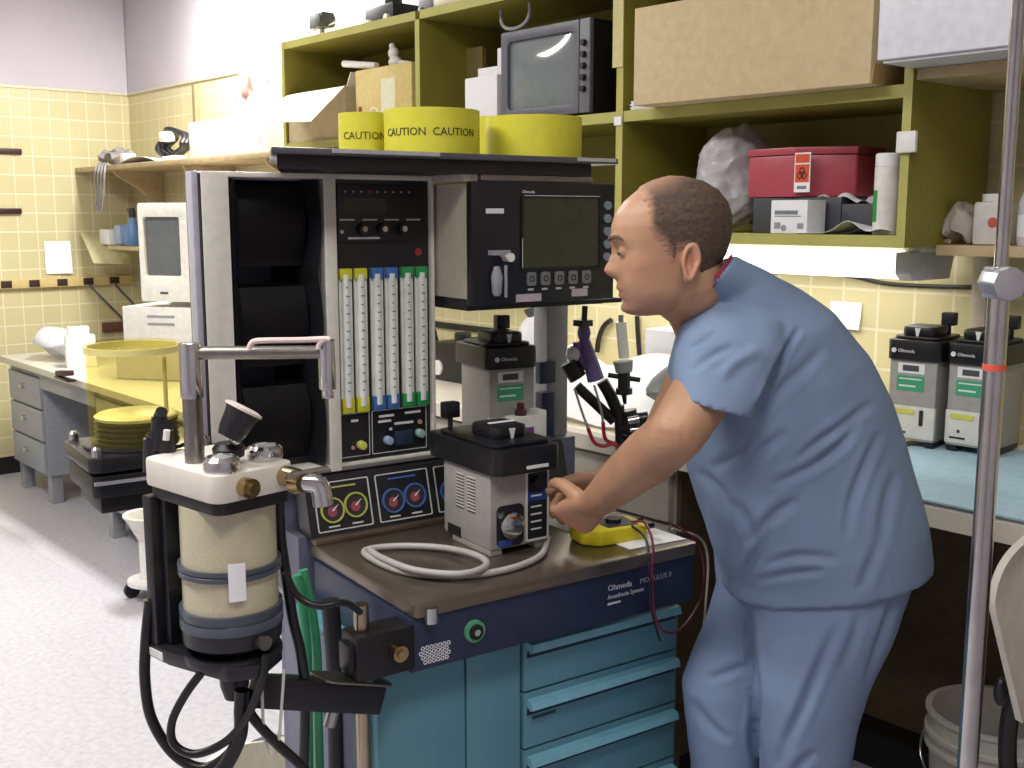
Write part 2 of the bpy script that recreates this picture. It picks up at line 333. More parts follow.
# ------------------------------------------------------------------ things on the shelving
def fbox(px0, px1, pyt, pyb, yf, dep):      # room-aligned box whose front face covers those picture edges at plane y=yf
    a = P(px0, pyb, y=yf); c = P(px1, pyt, y=yf)
    return Vector((a.x, yf, min(a.z, P(px1, pyb, y=yf).z))), Vector((c.x, yf+dep, (c.z+P(px0, pyt, y=yf).z)/2))
def carton(name, label, cat, a, c, m, group=None, tape=True, flapm=None):
    t = thing(name, label, cat, ((a[0]+c[0])/2, (a[1]+c[1])/2, a[2]), 0, group)
    b = MB(); b.box(a, c); b.build('carton', m, t, bev=.004)
    if tape:
        b = MB(); ym = (a[1]+c[1])/2; x1 = c[0]
        b.box((a[0]+.002, ym-.024, c[2]-.0005), (x1-.002, ym+.024, c[2]+.0012)); b.box((x1-.001, ym-.024, c[2]-.09), (x1+.0012, ym+.024, c[2])); b.box((x1-.001, ym-.024, a[2]), (x1+.0012, ym+.024, a[2]+.06))
        b.build('packing_tape', flapm or mat('brown_tape', (172, 138, 92), .35), t)
    return t
# large cardboard box, upper right bay: overhangs the shelf edge a little
t = thing('cardboard_box', 'very large plain cardboard box lying on the upper shelf over the man', 'box', (-1.74, 2.45, ZS[1]+.001))
b = MB(Matrix.Translation((-1.755, 2.3, ZS[1]+.001)) @ Matrix.Rotation(R(2), 4, 'Z')); b.box((-.352, -.02, 0), (.352, .34, .255)); b.build('carton', card, t, bev=.004)
b = MB(Matrix.Translation((-1.755, 2.3, ZS[1]+.001)) @ Matrix.Rotation(R(2), 4, 'Z')); b.box((.3515, .06, .0), (.3535, .26, .255)); b.prism([(-.02, .0), (.34, .0), (.33, .045), (-.01, .045)], 'x', .352, .356); b.build('end_flap', mat('cardboard_flap', (176, 144, 96), .85), t)
b = MB(Matrix.Translation((-2.12, 2.36, ZS[1]+.001)) @ Matrix.Rotation(R(8), 4, 'Z'))
for k in range(6): b.box((-.07+random.uniform(-.006, .006), .0, k*.004), (.08, .18, k*.004+.0034))
tag(b.build('paper_stack', paper), 'thin stack of papers sticking out left of the large cardboard box', 'paper stack')
# white carton top right on wooden shelf
t = thing('white_carton', 'white shiny carton at the top right corner of the picture', 'box', (-1.17, 2.5, 1.826))
b = MB(); b.box((-1.345, 2.22, 1.832), (-1.02, 2.68, 2.06)); b.build('carton', mat('white_card', (222, 222, 230), .4), t, bev=.004)
b = MB(); b.box((-1.335, 2.23, 1.8255), (-1.03, 2.67, 1.833)); b.build('lid_edge', mat('white_card_shade', (206, 206, 214), .5), t)
# plastic bag of wadding
def crumple(bm_, seed, amp, sc):
    for v in bm_.verts: v.co += v.co.normalized()*0+Vector((noise.noise(v.co*sc+Vector((seed, 0, 0))), noise.noise(v.co*sc+Vector((0, seed, 0))), noise.noise(v.co*sc+Vector((0, 0, seed)))))*amp
def ridges(bm_, sc, amp, c):
    for v in bm_.verts: v.co += (v.co-c).normalized()*amp*(1-2.2*abs(noise.noise(v.co*sc)))
bagm = mat('clear_bag_plastic', (214, 212, 218), .28, see=.3, bump=.5, bs=70)
p = P(733, 190, y=2.5); t = thing('plastic_bag', 'bulging clear plastic bag of white wadding left of the red sharps bin', 'bag', (p.x, 2.53, ZS[0]+.03))
b = MB(); b.ball((p.x-.02, 2.53, ZS[0]+.16), .07, .09, .115, 28, 20); crumple(b.bm, 3, .05, 14); b.build('wadding', mat('white_wadding', (222, 220, 224), .9), t)
b = MB(); b.ball((p.x-.02, 2.53, ZS[0]+.165), .09, .11, .128, 72, 48); crumple(b.bm, 5, .04, 11); ridges(b.bm, 22, .012, Vector((p.x-.02, 2.53, ZS[0]+.165))); o = b.build('film', bagm, t)
# dark grey book boxes, red sharps bin
dk = mat('charcoal_card', (66, 68, 74), .55)
def flat(name, label, cat, a, c, m, bev=.003, group=None):
    b = MB(); b.box(a, c); return tag(b.build(name, m, bev=bev), label, cat, group)
zt = ZS[0]+.0285
a, c = fbox(752, 775, 198, 240, 2.46, .2); a.z = zt; c.x = -1.72; DKB = (a, c); flat('dark_box', 'charcoal box on the lower green shelf beneath the red sharps bin, left end', 'box', (a.x, a.y, zt), (c.x+.15, c.y, c.z), dk)
a2, c2 = fbox(770, 812, 200, 240, 2.37, .07)
t = thing('white_box', 'small white printed carton in front of the charcoal box', 'box', ((a2.x+c2.x)/2, 2.4, zt)); b = MB(); b.box((a2.x, 2.37, zt), (c2.x-.012, 2.45, c2.z)); b.build('carton', paper, t, bev=.002)
b = MB(); b.box((a2.x+.012, 2.3692, c2.z-.036), (c2.x-.04, 2.3702, c2.z-.026)); b.build('heading_print', mat('blue_grey_print', (120, 128, 144)), t); b = MB(); b.box((a2.x+.012, 2.3692, c2.z-.042), (c2.x-.03, 2.3702, c2.z-.039)); b.cyl((a2.x+.04, 2.3692, c2.z-.07), (a2.x+.04, 2.3702, c2.z-.07), .008); b.box((a2.x+.012, 2.3692, zt+.012), (a2.x+.03, 2.3702, zt+.028)); b.box((c2.x-.04, 2.3692, zt+.012), (c2.x-.022, 2.3702, zt+.026)); b.build('print', mat('pale_grey_print', (150, 154, 164)), t)
a3, c3 = fbox(813, 876, 204, 240, 2.46, .2); flat('dark_box', 'long charcoal grey box on the lower green shelf, between white carton and white bottle', 'box', (max(a3.x, DKB[1].x+.155), 2.455, zt), (c3.x, 2.66, c3.z), dk)
zr = max(DKB[1].z, c3.z)+.001
q0 = P(751, 150, y=2.47); q1 = P(808, 150, y=2.44); zr2 = P(780, 148, y=2.46).z
t = thing('sharps_bin', 'red lidded sharps bin with an orange warning label, standing on charcoal boxes', 'bin', ((q0.x+q1.x)/2+.05, 2.55, zr))
Mb = at(q0.x, 2.462, zr); x2 = P(850, 170, y=2.50).x-q0.x
redm = mat('sharps_red', (182, 74, 88), .35)
b = MB(Mb); b.prism([(0, 0), (x2*.55, -.012), (x2, .07), (x2, .19), (0, .19)], 'z', 0, zr2-zr-.02); b.build('body', redm, t, bev=.006)
b = MB(Mb); b.prism([(-.004, -.004), (x2*.55, -.017), (x2+.004, .066), (x2+.004, .194), (-.004, .194)], 'z', zr2-zr-.019, zr2-zr); b.build('lid', redm, t, bev=.004)
sl = .012/(x2*.55); lx = P(802, 170, y=2.44).x-q0.x
Lm = Mb @ at(lx-.026, -.0165, .012) @ Matrix.Rotation(-math.atan(sl), 4, 'Z')
b = MB(Lm); b.box((0, -.0006, 0), (.05, .0015, .1)); lb = b.build('label', [paper], t)
b = MB(Lm); b.box((.003, -.0012, .074), (.047, -.0005, .096)); b.box((.003, -.0012, .025), (.047, -.0005, .07)); b.build('warning_panel', mat('orange_red_print', (214, 80, 40), .5), lb)
b = MB(Lm)
for k in range(3):
    q = R(90+120*k); b.frame([(x+.025+.008*math.cos(q), z+.046+.008*math.sin(q)) for x, z in circ(0, 0, .009, 16)], [(x+.025+.008*math.cos(q), z+.046+.008*math.sin(q)) for x, z in circ(0, 0, .006, 16)], 'y', -.0017, -.001)
b.frame([(x+.025, z+.046) for x, z in circ(0, 0, .0075, 16)], [(x+.025, z+.046) for x, z in circ(0, 0, .0055, 16)], 'y', -.0017, -.001); b.build('biohazard_sign', pblack, lb)
b = MB(Lm); b.box((.01, -.0012, .008), (.04, -.0005, .016)); b.build('label_print', mat('blue_grey_print', ()), lb)
# crumpled cloth on grey box, loose paper at shelf edge
p = P(840, 202, y=2.5); b = MB(); b.sheet(lambda u, v: Vector((p.x-.08+.15*u, 2.47+.14*v, c3.z+.004+.022*abs(math.sin(u*6+v*3))*(1-abs(2*u-1)**2)+.006*math.sin(v*9))), 22, 14); tag(b.build('white_cloth', paper, thick=.0015), 'crumpled white wipe lying on top of the long charcoal box', 'cloth')
p = P(845, 236, y=2.38); b = MB(); b.sheet(lambda u, v: Vector((p.x-.13+.24*u, 2.358+.09*v, zt+.003+.03*math.exp(-((u-.62)/.16)**2)*(1-.4*v)+.012*math.exp(-((u-.98)/.1)**2)*(1-v))), 30, 8); tag(b.build('loose_paper', paper, thick=.001), 'creased white paper at the front edge of the lower green shelf', 'paper')
# white bottle
p = P(887, 200, y=2.42); zb = P(887, 153, y=2.40).z
t = thing('white_bottle', 'tall white cylindrical bottle with a green label patch by the green upright', 'bottle', (p.x, 2.42, zt))
hh = zb-zt; b = MB(at(p.x, 2.42, zt)); b.lathe([(.0, 0), (.029, 0), (.031, .004), (.031, hh*.83), (.029, hh*.84), (.0, hh*.84)]); b.build('body', white, t)
b = MB(at(p.x, 2.42, zt)); b.lathe([(.0, hh*.84), (.0305, hh*.84), (.0305, hh*.985), (.028, hh), (0, hh)]); b.build('cap', mat('white_cap', (240, 240, 242), .3), t)
b = MB(at(p.x, 2.42, zt)); b.loft([[(.0316*math.sin(R(q)), -.0316*math.cos(R(q)), z) for q in range(-75, -5, 10)] for z in (.03, .105)], False, False); b.build('green_label', mat('green_print', (40, 150, 70), .5), t, thick=.0004)
lettering('Cavicide', .014, pblack, at(p.x-.012, 2.42-.0316, hh*.55) @ FRONT, t) if False else None
# right narrow shelf things
zj = 1.4305
p = P(991, 220, y=2.55); t = thing('white_jar', 'white lidded jar with a small red round emblem on the narrow wooden shelf', 'jar', (p.x, 2.57, zj))
b = MB(at(p.x, 2.57, zj)); b.box((-.037, -.035, 0), (.037, .035, .1)); b.build('body', mat('milky_plastic', (214, 210, 206), .4), t, bev=.008)
b = MB(at(p.x, 2.57, zj)); b.lathe([(0, .1), (.03, .1), (.031, .118), (0, .12)]); b.build('lid', white, t)
b = MB(at(p.x+.012, 2.5345, zj+.052)); b.prism(circ(0, 0, .012), 'y', -.0007, .001); b.build('emblem', mat('red_print', (200, 90, 80)), t)
p = P(958, 225, y=2.55); t = thing('plastic_bag', 'small crumpled clear bag on the narrow wooden shelf left of the jar', 'bag', (p.x, 2.56, zj)); b = MB(); b.ball((p.x, 2.56, zj+.036), .045, .05, .04, 24, 16)
for v in b.bm.verts: v.co.z += .03*max(0, 1-abs(v.co.x-p.x)*30)
crumple(b.bm, 8, .02, 30)
mz = min(v.co.z for v in b.bm.verts)
for v in b.bm.verts: v.co.z += zj-mz+.0005
b.build('film', mat('cloudy_bag_plastic', (206, 196, 186), .3, see=.2, bump=.4, bs=60), t)
p = P(1020, 225, y=2.53); t = thing('white_bottle', 'white bottle with a printed label at the right picture edge behind the pole', 'bottle', (p.x+.02, 2.56, zj)); b = MB(at(p.x+.02, 2.57, zj)); b.lathe([(0, 0), (.038, 0), (.04, .01), (.04, .1), (.03, .125), (.018, .135), (.018, .15), (0, .15)]); b.build('body', mat('milky_bottle', (206, 206, 210), .3), t)
b = MB(at(p.x+.02, 2.57, zj)); b.loft([[(.0404*math.sin(R(q)), -.0404*math.cos(R(q)), z) for q in range(-60, 61, 12)] for z in (.02, .07)], False, False); b.build('label', paper, t, thick=.0003)
b = MB(); p = P(930, 233, y=2.53); b.tube([(p.x-.05, 2.54, zj+.007), (p.x, 2.55, zj+.006), (p.x+.05, 2.53, zj+.007)], .006); tag(b.build('wooden_stick', wood), 'short tan stick lying at the left end of the narrow wooden shelf', 'stick')
# bay 2: video monitor
yv = 2.36; p0 = P(502, 113, y=yv); p1 = P(590, 106, y=yv); x0, x1 = p0.x, p1.x; z0 = ZS[1]+.001; z1 = (P(502, 33, y=yv).z+P(590, 18, y=yv).z)/2
t = thing('video_monitor', 'boxy black picture-tube video monitor with a grey glass screen on the green shelf', 'monitor', ((x0+x1)/2, 2.5, z0))
xs = x1-.045
b = MB(); b.box((x0, yv+.012, z0+.006), (x1, YW-.03, z1)); b.build('case', black, t, bev=.004)
b = MB(); b.frame(rrect(x0, xs, z0+.006, z1, .006), rrect(x0+.03, xs-.02, z0+.035, z1-.03, .02), 'y', yv-.004, yv+.013); b.build('bezel', mat('grey_bezel', (92, 94, 104), .4), t, bev=.002)
b = MB(); b.sheet(lambda u, v: Vector((x0+.028+(xs-x0-.046)*u, yv+.011-.016*(1-(2*u-1)**2)*(1-(2*v-1)**2), z0+.034+(z1-z0-.062)*v)), 16, 14); b.build('screen', mat('grey_glass', (120, 128, 130), .1, coat=.6), t, thick=.002)
b = MB(); b.box((xs+.002, yv-.003, z0+.006), (x1, yv+.013, z1)); pn = b.build('control_panel', mat('panel_grey', (104, 104, 112), .4), t, bev=.002)
for k in range(5):
    zz = z1-.07-k*.033; b = MB(); b.cyl(((xs+x1)/2, yv-.016, zz), ((xs+x1)/2, yv-.002, zz), .0085, .01, 14); b.build('knob', black, pn)
for k in (x0+.03, x1-.03):
    b = MB(); b.box((k-.012, yv+.05, z0), (k+.012, yv+.3, z0+.007)); b.build('foot', rubber, t)
# bay 2: white carton pile, brown card, cable loop
p0 = P(465, 118, y=2.38); p1 = P(497, 116, y=2.38); zz = P(470, 78, y=2.38).z
b = MB(); b.box((p0.x, 2.38, z0), (p1.x, 2.5, zz)); b.box((p0.x+.045, 2.4, zz+.0), (p1.x, 2.49, zz+.03)); b.box((p1.x-.022, 2.4, zz+.03), (p1.x-.002, 2.48, zz+.085)); tag(b.build('white_cartons', paper, bev=.003), 'stepped white carton left of the black video monitor', 'box')
b = MB(); p = P(480, 60, y=2.6); b.box((p.x-.07, 2.56, z0), (p.x+.06, 2.58, P(480, 46, y=2.56).z)); tag(b.build('brown_folder', mat('brown_card', (128, 112, 62), .7), bev=.002), 'upright brown folder behind the stepped white carton', 'folder')
b = MB(); q = P(514, 5, y=2.44); b.tube([q+Vector((.075*math.cos(k*PI/8), .01*math.sin(k), .075*math.sin(k*PI/8))) for k in range(16)], .006, closed=True); tag(b.build('cable_loop', mat('grey_cable', (170, 172, 168), .5)), 'grey ring of tubing hanging above the video monitor', 'cable')
b = MB(); b.cyl(q+Vector((0, -.012, .078)), q+Vector((0, .05, .078)), .004); b.cyl(q+Vector((0, .05, .078)), q+Vector((0, .05, .13)), .004); tag(b.build('shelf_hook', steel), 'small metal hook holding the grey ring of tubing', 'hook')
# bay 1: printed carton with figure, tube
p0 = P(356, 110, y=2.37); p1 = P(412, 110, y=2.37); zz = (P(356, 70, y=2.37).z+P(412, 62, y=2.37).z)/2
t = thing('printed_carton', 'tan printed cardboard carton in the left shelving bay, under the white trinket', 'box', ((p0.x+p1.x)/2, 2.45, z0)); b = MB(); b.box((p0.x, 2.37, z0), (p1.x, 2.62, zz)); b.build('carton', mat('light_cardboard', (208, 186, 120), .8), t, bev=.003)
b = MB(); xm = p0.x+.07; b.box((xm-.05, 2.369, z0+.01), (xm-.03, 2.3705, z0+.11)); b.build('red_print', mat('brown_red_print', (140, 60, 50)), t); b = MB(); b.frame([(x+xm+.05, z+z0+.07) for x, z in circ(0, 0, .035)], [(x+xm+.05, z+z0+.07) for x, z in circ(0, 0, .027)], 'y', 2.369, 2.3705); b.box((xm+.02, 2.369, z0+.02), (xm+.08, 2.3705, z0+.027)); b.box((xm+.1, 2.369, z0+.02), (xm+.19, 2.3705, z0+.2)); b.build('pale_print', mat('pale_print', (226, 222, 190)), t)
p = P(391, 58, y=2.42); b = MB(); b.ball((p.x, 2.44, zz+.022), .03, .025, .022); b.ball((p.x-.012, 2.44, zz+.055), .022, .02, .024); b.ball((p.x-.02, 2.44, zz+.082), .012, .012, .012); b.tube([(p.x+.02, 2.44, zz+.02), (p.x+.05, 2.44, zz+.016), (p.x+.075, 2.45, zz+.012)], .008); tag(b.build('white_trinket', white), 'little white lumpy trinket on top of the printed carton', 'trinket')
b = MB(); b.cyl((p0.x-.10, 2.385, zz+.038), (p0.x+.085, 2.41, zz+.0142), .013); tag(b.build('white_tube', white), 'white tube leaning off the top of the printed carton', 'tube')
# on top of the shelving
ztp = ZS[2]+.031
p = P(322, 20, y=2.5); t = thing('clamp_instrument', 'small black and silver clamp instrument on top of the shelving, left', 'instrument', (p.x, 2.5, ztp)); k = at(p.x, 2.5, ztp)
b = MB(k); b.lathe([(0, 0), (.045, 0), (.045, .012), (.012, .02), (.012, .06), (0, .06)]); b.build('base', steel, t); b = MB(k); b.box((-.055, -.03, .06), (.05, .03, .12)); b.cyl((.02, -.04, .09), (.02, .04, .09), .028); b.build('head', dgrey, t, bev=.006); b = MB(k); b.cyl((-.12, 0, .055), (.1, 0, .075), .006); b.build('lever', chrome, t)
p = P(397, 14, y=2.5); t = thing('black_device', 'black low device with two white knobs on top of the shelving', 'device', (p.x, 2.55, ztp)); k = at(p.x, 2.52, ztp)
b = MB(k); b.box((-.16, -.06, 0), (.03, .1, .085)); b.cyl((-.08, .02, .085), (-.08, .02, .15), .035); b.build('body', black, t, bev=.008); b = MB(k); b.cyl((-.12, -.075, .02), (-.12, -.06, .02), .016); b.cyl((.0, -.075, .03), (.0, -.06, .03), .014); b.build('knob', white, t)
p = P(424, 10, y=2.5); k = at(p.x+.04, 2.53, ztp); b = MB(k); b.box((-.05, -.05, 0), (.1, .08, .11)); b.cyl((-.02, -.065, .03), (-.02, -.05, .03), .015); tag(b.build('black_case', dgrey, bev=.01), 'dark case right of the black device on top of the shelving', 'case')
b = MB(); b.box((P(448, 5, y=2.4).x-.03, 2.36, ztp), (-2.7, 2.6, ztp+.04)); tag(b.build('flat_tray', cream, bev=.004), 'flat cream tray on top of the shelving, over the middle bay', 'tray')
# ------------------------------------------------------------------ anaesthesia machine
mt = thing('anaesthesia_machine', 'blue and teal wheeled anaesthesia machine with flow tubes, steel tabletop and drawers', 'anaesthesia machine', (MACH0.x, MACH0.y, 0), R(83))
def part(b, name, m, parent=None, **k): return b.build(name, m, parent or mt, **k)
def mm(): return MB(MACH)
b = mm(); b.prism(rrect(-.003, .648, -.003, .43, .012), 'z', .825, .85); b.box((-.003, .40, .85), (.648, .43, .862)); part(b, 'tabletop', mat('stainless_top', (128, 116, 104), .3, .75, var=.12, vs=9), bev=.004)
b = mm(); b.box((-.008, .004, .728), (.645, .03, .824)); b.box((-.008, .03, .728), (.02, .40, .824)); rail = part(b, 'front_rail', navy, bev=.004)
b = mm(); b.cyl((.028, -.004, .815), (.028, -.004, .842), .013); part(b, 'corner_stud', chrome)
b = mm(); b.cyl((.118, .005, .778), (.118, -.004, .778), .02); g = part(b, 'gas_outlet', mat('green_ring', (96, 170, 130), .4), rail); b = mm(); b.cyl((.118, .002, .778), (.118, -.008, .778), .014); b.build('socket', pblack, rail); b = mm(); b.cyl((.118, -.006, .778), (.118, -.011, .778), .006); b.build('nipple', chrome, rail)
# honeycomb badge on the rail
b = mm()
for i in range(7):
    for j in range(4):
        if i == 0 and j == 0: continue
        x, z = .012+i*.0085+(j % 2)*.004, .742+j*.0085; b.frame([(x+p, z+q) for p, q in circ(0, 0, .0042, 6)], [(x+p, z+q) for p, q in circ(0, 0, .0026, 6)], 'y', .0028, .0045)
b.build('badge', mark, rail)
def mtext(txt, size, m, x, y, z, parent=None, al='LEFT', tilt=0): return lettering(txt, size, m, MACH @ at(x, y, z) @ Matrix.Rotation(tilt, 4, 'X') @ FRONT, parent or mt, 'lettering', al)
mtext('Ohmeda', .017, mark, .42, .0033, .79, rail); mtext('MODULUS II', .015, mat('grey_print', (170, 172, 184)), .5, .0033, .79, rail); mtext('Anesthesia System', .012, mark, .42, .0033, .774, rail); b = mm(); b.box((.42, .003, .762), (.452, .0045, .766)); b.build('small_print', mark, rail)
# cabinet
b = mm(); b.box((-.052, .07, .13), (.64, .44, .727)); part(b, 'cabinet_body', teal, bev=.004)
b = mm(); b.box((-.05, .05, .14), (.128, .07, .722)); d = part(b, 'door', teal, bev=.003)
b = mm(); b.box((.132, .05, .14), (.25, .07, .722)); part(b, 'door', teal, bev=.003)
for k, (za, zb_) in enumerate(((.612, .722), (.497, .608), (.375, .493), (.14, .371))):
    b = mm(); b.box((.255, .046, za), (.64, .07, zb_)); dr = part(b, 'drawer', teal, bev=.003)
    b = mm(); zh = zb_-.012; b.prism([(.046, zh), (.030, zh-.002), (.026, zh-.016), (.034, zh-.02), (.046, zh-.012)], 'x', .262, .634); b.build('handle', mat('pale_teal_grip', (130, 190, 206), .35), dr)
    b = mm(); b.box((.262, .0445, zh-.032), (.634, .0462, zh-.02)); b.build('grip_shadow', mat('navy_shade', (24, 40, 62), .7), dr)  # dark strip on the drawer face paints the shadow under the grip
b = mm(); b.box((.275, .0452, .553), (.33, .0462, .559)); part(b, 'drawer_print', mat('teal_print', (30, 70, 84)))
b = mm(); b.box((-.04, .1, .085), (.63, .46, .13)); part(b, 'base_plate', black)
for x in (.02, .57):
    for y in (.13, .42):
        b = mm(); b.cyl((x-.014, y, .045), (x+.014, y, .045), .045, n=24); b.box((x-.02, y-.02, .06), (x+.02, y+.02, .088)); part(b, 'caster', rubber)
# rear column: slate side, deck
b = mm(); b.box((-.02, .445, .727), (.64, .56, .86)); b.box((-.02, .51, .86), (.64, .56, .94)); b.box((.3, .56, .727), (.64, .76, .94)); part(b, 'rear_deck', slate)
b = mm(); b.box((-.054, .44, .13), (.64, .47, .735)); part(b, 'back_panel', slate, bev=.003)
b = mm(); b.box((.02, .42, .727), (.62, .431, .825)); part(b, 'inner_panel', black)
# gauge panel, tilted
GT = math.atan2(.04, .115)
b = mm(); b.prism([(.415, .862), (.431, .862), (.47, .862), (.50, .985), (.455, .985), (.445, .975)], 'x', -.005, .64); gp = part(b, 'gauge_panel', satin)
b = mm(); b.box((-.008, .445, .984), (.40, .6, .992)); part(b, 'ledge', mat('ledge_grey', (110, 108, 108), .4), bev=.002)
GM = MACH @ at(0, .4145, .862) @ Matrix.Rotation(-math.atan2(.03, .113), 4, 'X')   # panel-local: x along, z up the slope, -y outwards
def gb(): return MB(GM)
line = mat('pale_line_print', (196, 200, 196), .5)
for k, (xa, xb, colr) in enumerate(((.012, .135, (176, 182, 84)), (.15, .275, (70, 100, 170)), (.29, .415, (70, 100, 170)), (.43, .555, (60, 130, 90)))):
    b = gb(); b.frame(rrect(xa, xb, .008, .108, .004), rrect(xa+.0025, xb-.0025, .0105, .1055, .003), 'y', -.0012, .001); b.build('gauge_outline', line, gp)
    for j in (0, 1):
        cx, cz, r = xa+.036+j*.052, .05+j*.004, .026
        b = gb(); b.frame([(cx+p, cz+q) for p, q in circ(0, 0, r)], [(cx+p, cz+q) for p, q in circ(0, 0, r-.0035)], 'y', -.004, .001); ga = b.build('gauge', mat('gauge_ring_%d' % min(k, 3) if k != 2 else 'gauge_ring_1', colr, .4), gp)
        b = gb(); b.prism(circ(cx, cz, r-.0036), 'y', -.0015, .001); b.build('dial', mat('gauge_dial', (52, 46, 50), .3), gp)
        b = gb(); b.prism(circ(cx-.001, cz-.003, .0105, 16), 'y', -.0022, -.001); b.build('gauge_centre', mat('gauge_red_print', (150, 74, 88), .5), gp)
        b = gb(); b.prism([(cx-.002, cz), (cx+.014, cz+.011), (cx+.001, cz-.002)], 'y', -.003, -.002); b.build('needle', mark, gp)
        b = gb(); b.box((cx-.012, -.0012, .0155), (cx+.012, .001, .019)); b.build('caption', line, gp)
    b = gb(); b.box((xa+.03, -.0012, .094), (xb-.03, .001, .0975)); b.build('caption', mat('caption_tint_%d' % k, colr), gp)
# upper cabinet
fy = .45; fz0, fz1 = .985, 1.58; fx0, fx1 = -.186, .305
b = mm(); b.frame([(fx0, fz0), (fx1, fz0), (fx1, fz1), (fx0, fz1)], [(-.134, fz0+.012), (fx1-.008, fz0+.012), (fx1-.008, fz1-.01), (-.134, fz1-.01)], 'y', fy, fy+.06); b.prism(rrect(.055, .08, fz0, fz1, .004), 'y', fy-.006, fy+.06); part(b, 'front_frame', mat('offwhite_frame', (214, 210, 200), .4), bev=.002)
b = mm(); b.frame([(-.134, fz0+.012), (fx1-.008, fz0+.012), (fx1-.008, fz1-.01), (-.134, fz1-.01)], [(-.131, fz0+.015), (fx1-.011, fz0+.015), (fx1-.011, fz1-.013), (-.131, fz1-.013)], 'y', fy+.06, .70); b.box((-.133, .70, fz0+.01), (fx1-.009, .708, fz1-.008)); part(b, 'housing', mat('slate_grey_housing', (118, 122, 138), .45))
b = mm(); b.box((-.2, fy+.012, fz0+.05), (-.187, fy+.045, fz1)); part(b, 'edge_strip', mat('lilac_grey_trim', (168, 166, 178), .4), bev=.002)
b = mm(); b.box((-.1885, fy+.002, fz0+.05), (-.186, fy+.05, fz1-.004)); part(b, 'dark_gap', pblack)  # thin black line beside the grey edge strip
b = mm(); b.box((-.0575, .075, .135), (-.0522, .44, .725)); part(b, 'side_panel', slate, bev=.001)
# black storage bay with scalloped cheek and bins
b = mm(); n = 40; zz = [fz0+.014+(fz1-fz0-.026)*k/n for k in range(n+1)]
sc = lambda z: .056+.006*abs(math.sin((z-fz0)/.1985*PI))*1.6
b.loft([[(-.131, .50, z), (-.131, .47, z), (-.126, .452, z), (-.118+.010*abs(math.sin((z-fz0)/.1985*PI)), .47, z), (-.116, .69, z), (-.131, .69, z)] for z in zz]); part(b, 'bay_cheek', satin)
b = mm(); b.loft([[(.056, .47, z), (sc(z)-.018, .445, z), (sc(z)-.024, .50, z), (.04, .69, z), (.056, .69, z)] for z in zz]); part(b, 'bay_cheek', satin)
for k in range(3):
    z0_ = fz0+.016+k*.1985
    b = mm(); fy += .05; pr = [(fy+.012, z0_+.002)]+[(fy+.012-.02*math.sin(PI*j/10), z0_+.02+.14*j/10) for j in range(11)]+[(fy+.045, z0_+.165), (fy+.05, z0_+.16)]+[(fy+.022-.02*math.sin(PI*j/10), z0_+.02+.14*j/10) for j in range(10, -1, -1)]+[(fy+.06, z0_+.012), (.69, z0_+.012), (.69, z0_+.002)]
    b.prism(pr, 'x', -.11, .036); part(b, 'storage_bin', mat('matt_black', (9, 9, 12), .5, spec=.25)); fy -= .05
# flow meter panel
px0, px1 = .08, .297
b = mm(); b.box((px0, fy+.012, fz0+.013), (px1, fy+.05, fz1-.011)); fp = part(b, 'flow_panel', satin)
yf = fy+.012
b = mm(); b.box((px0+.008, yf-.006, 1.446), (px1-.012, yf, 1.562)); b.build('alarm_display', black, fp, bev=.002)
b = mm(); b.box((px0+.02, yf-.0075, 1.505), (px0+.115, yf-.0058, 1.533)); b.build('display_window', mat('green_lcd', (38, 48, 42), .2), fp)
b = mm()
for k in range(4): b.box((px0+.012+k*.05, yf-.0072, 1.489), (px0+.045+k*.05, yf-.0058, 1.492))
for k in range(9): b.cyl((px0+.025+k*.018, yf-.0075, 1.546), (px0+.025+k*.018, yf-.0055, 1.546), .0018, n=8)
b.box((px0+.03, yf-.0072, 1.452), (px0+.1, yf-.0058, 1.456)); b.cyl((px0+.016, yf-.008, 1.467), (px0+.016, yf-.0055, 1.467), .004, n=10); b.build('panel_print', line, fp)
b = mm(); b.cyl((px0+.08, yf-.008, 1.546), (px0+.08, yf-.005, 1.546), .003); b.cyl((px1-.026, yf-.0035, 1.424), (px1-.026, yf+.001, 1.424), .008); b.build('red_light', mat('dull_red', (150, 44, 50), .4), fp)
for k in range(3):
    x = px0+.06+k*.045; b = mm(); b.cyl((x, yf-.022, 1.472), (x, yf-.004, 1.472), .011, .013, 16); kb = b.build('knob', black, fp); b = mm(); b.cyl((x, yf-.0235, 1.472), (x, yf-.0215, 1.472), .006, n=12); b.build('knob_cap', chrome, fp)
tz0, tz1 = 1.100, 1.394
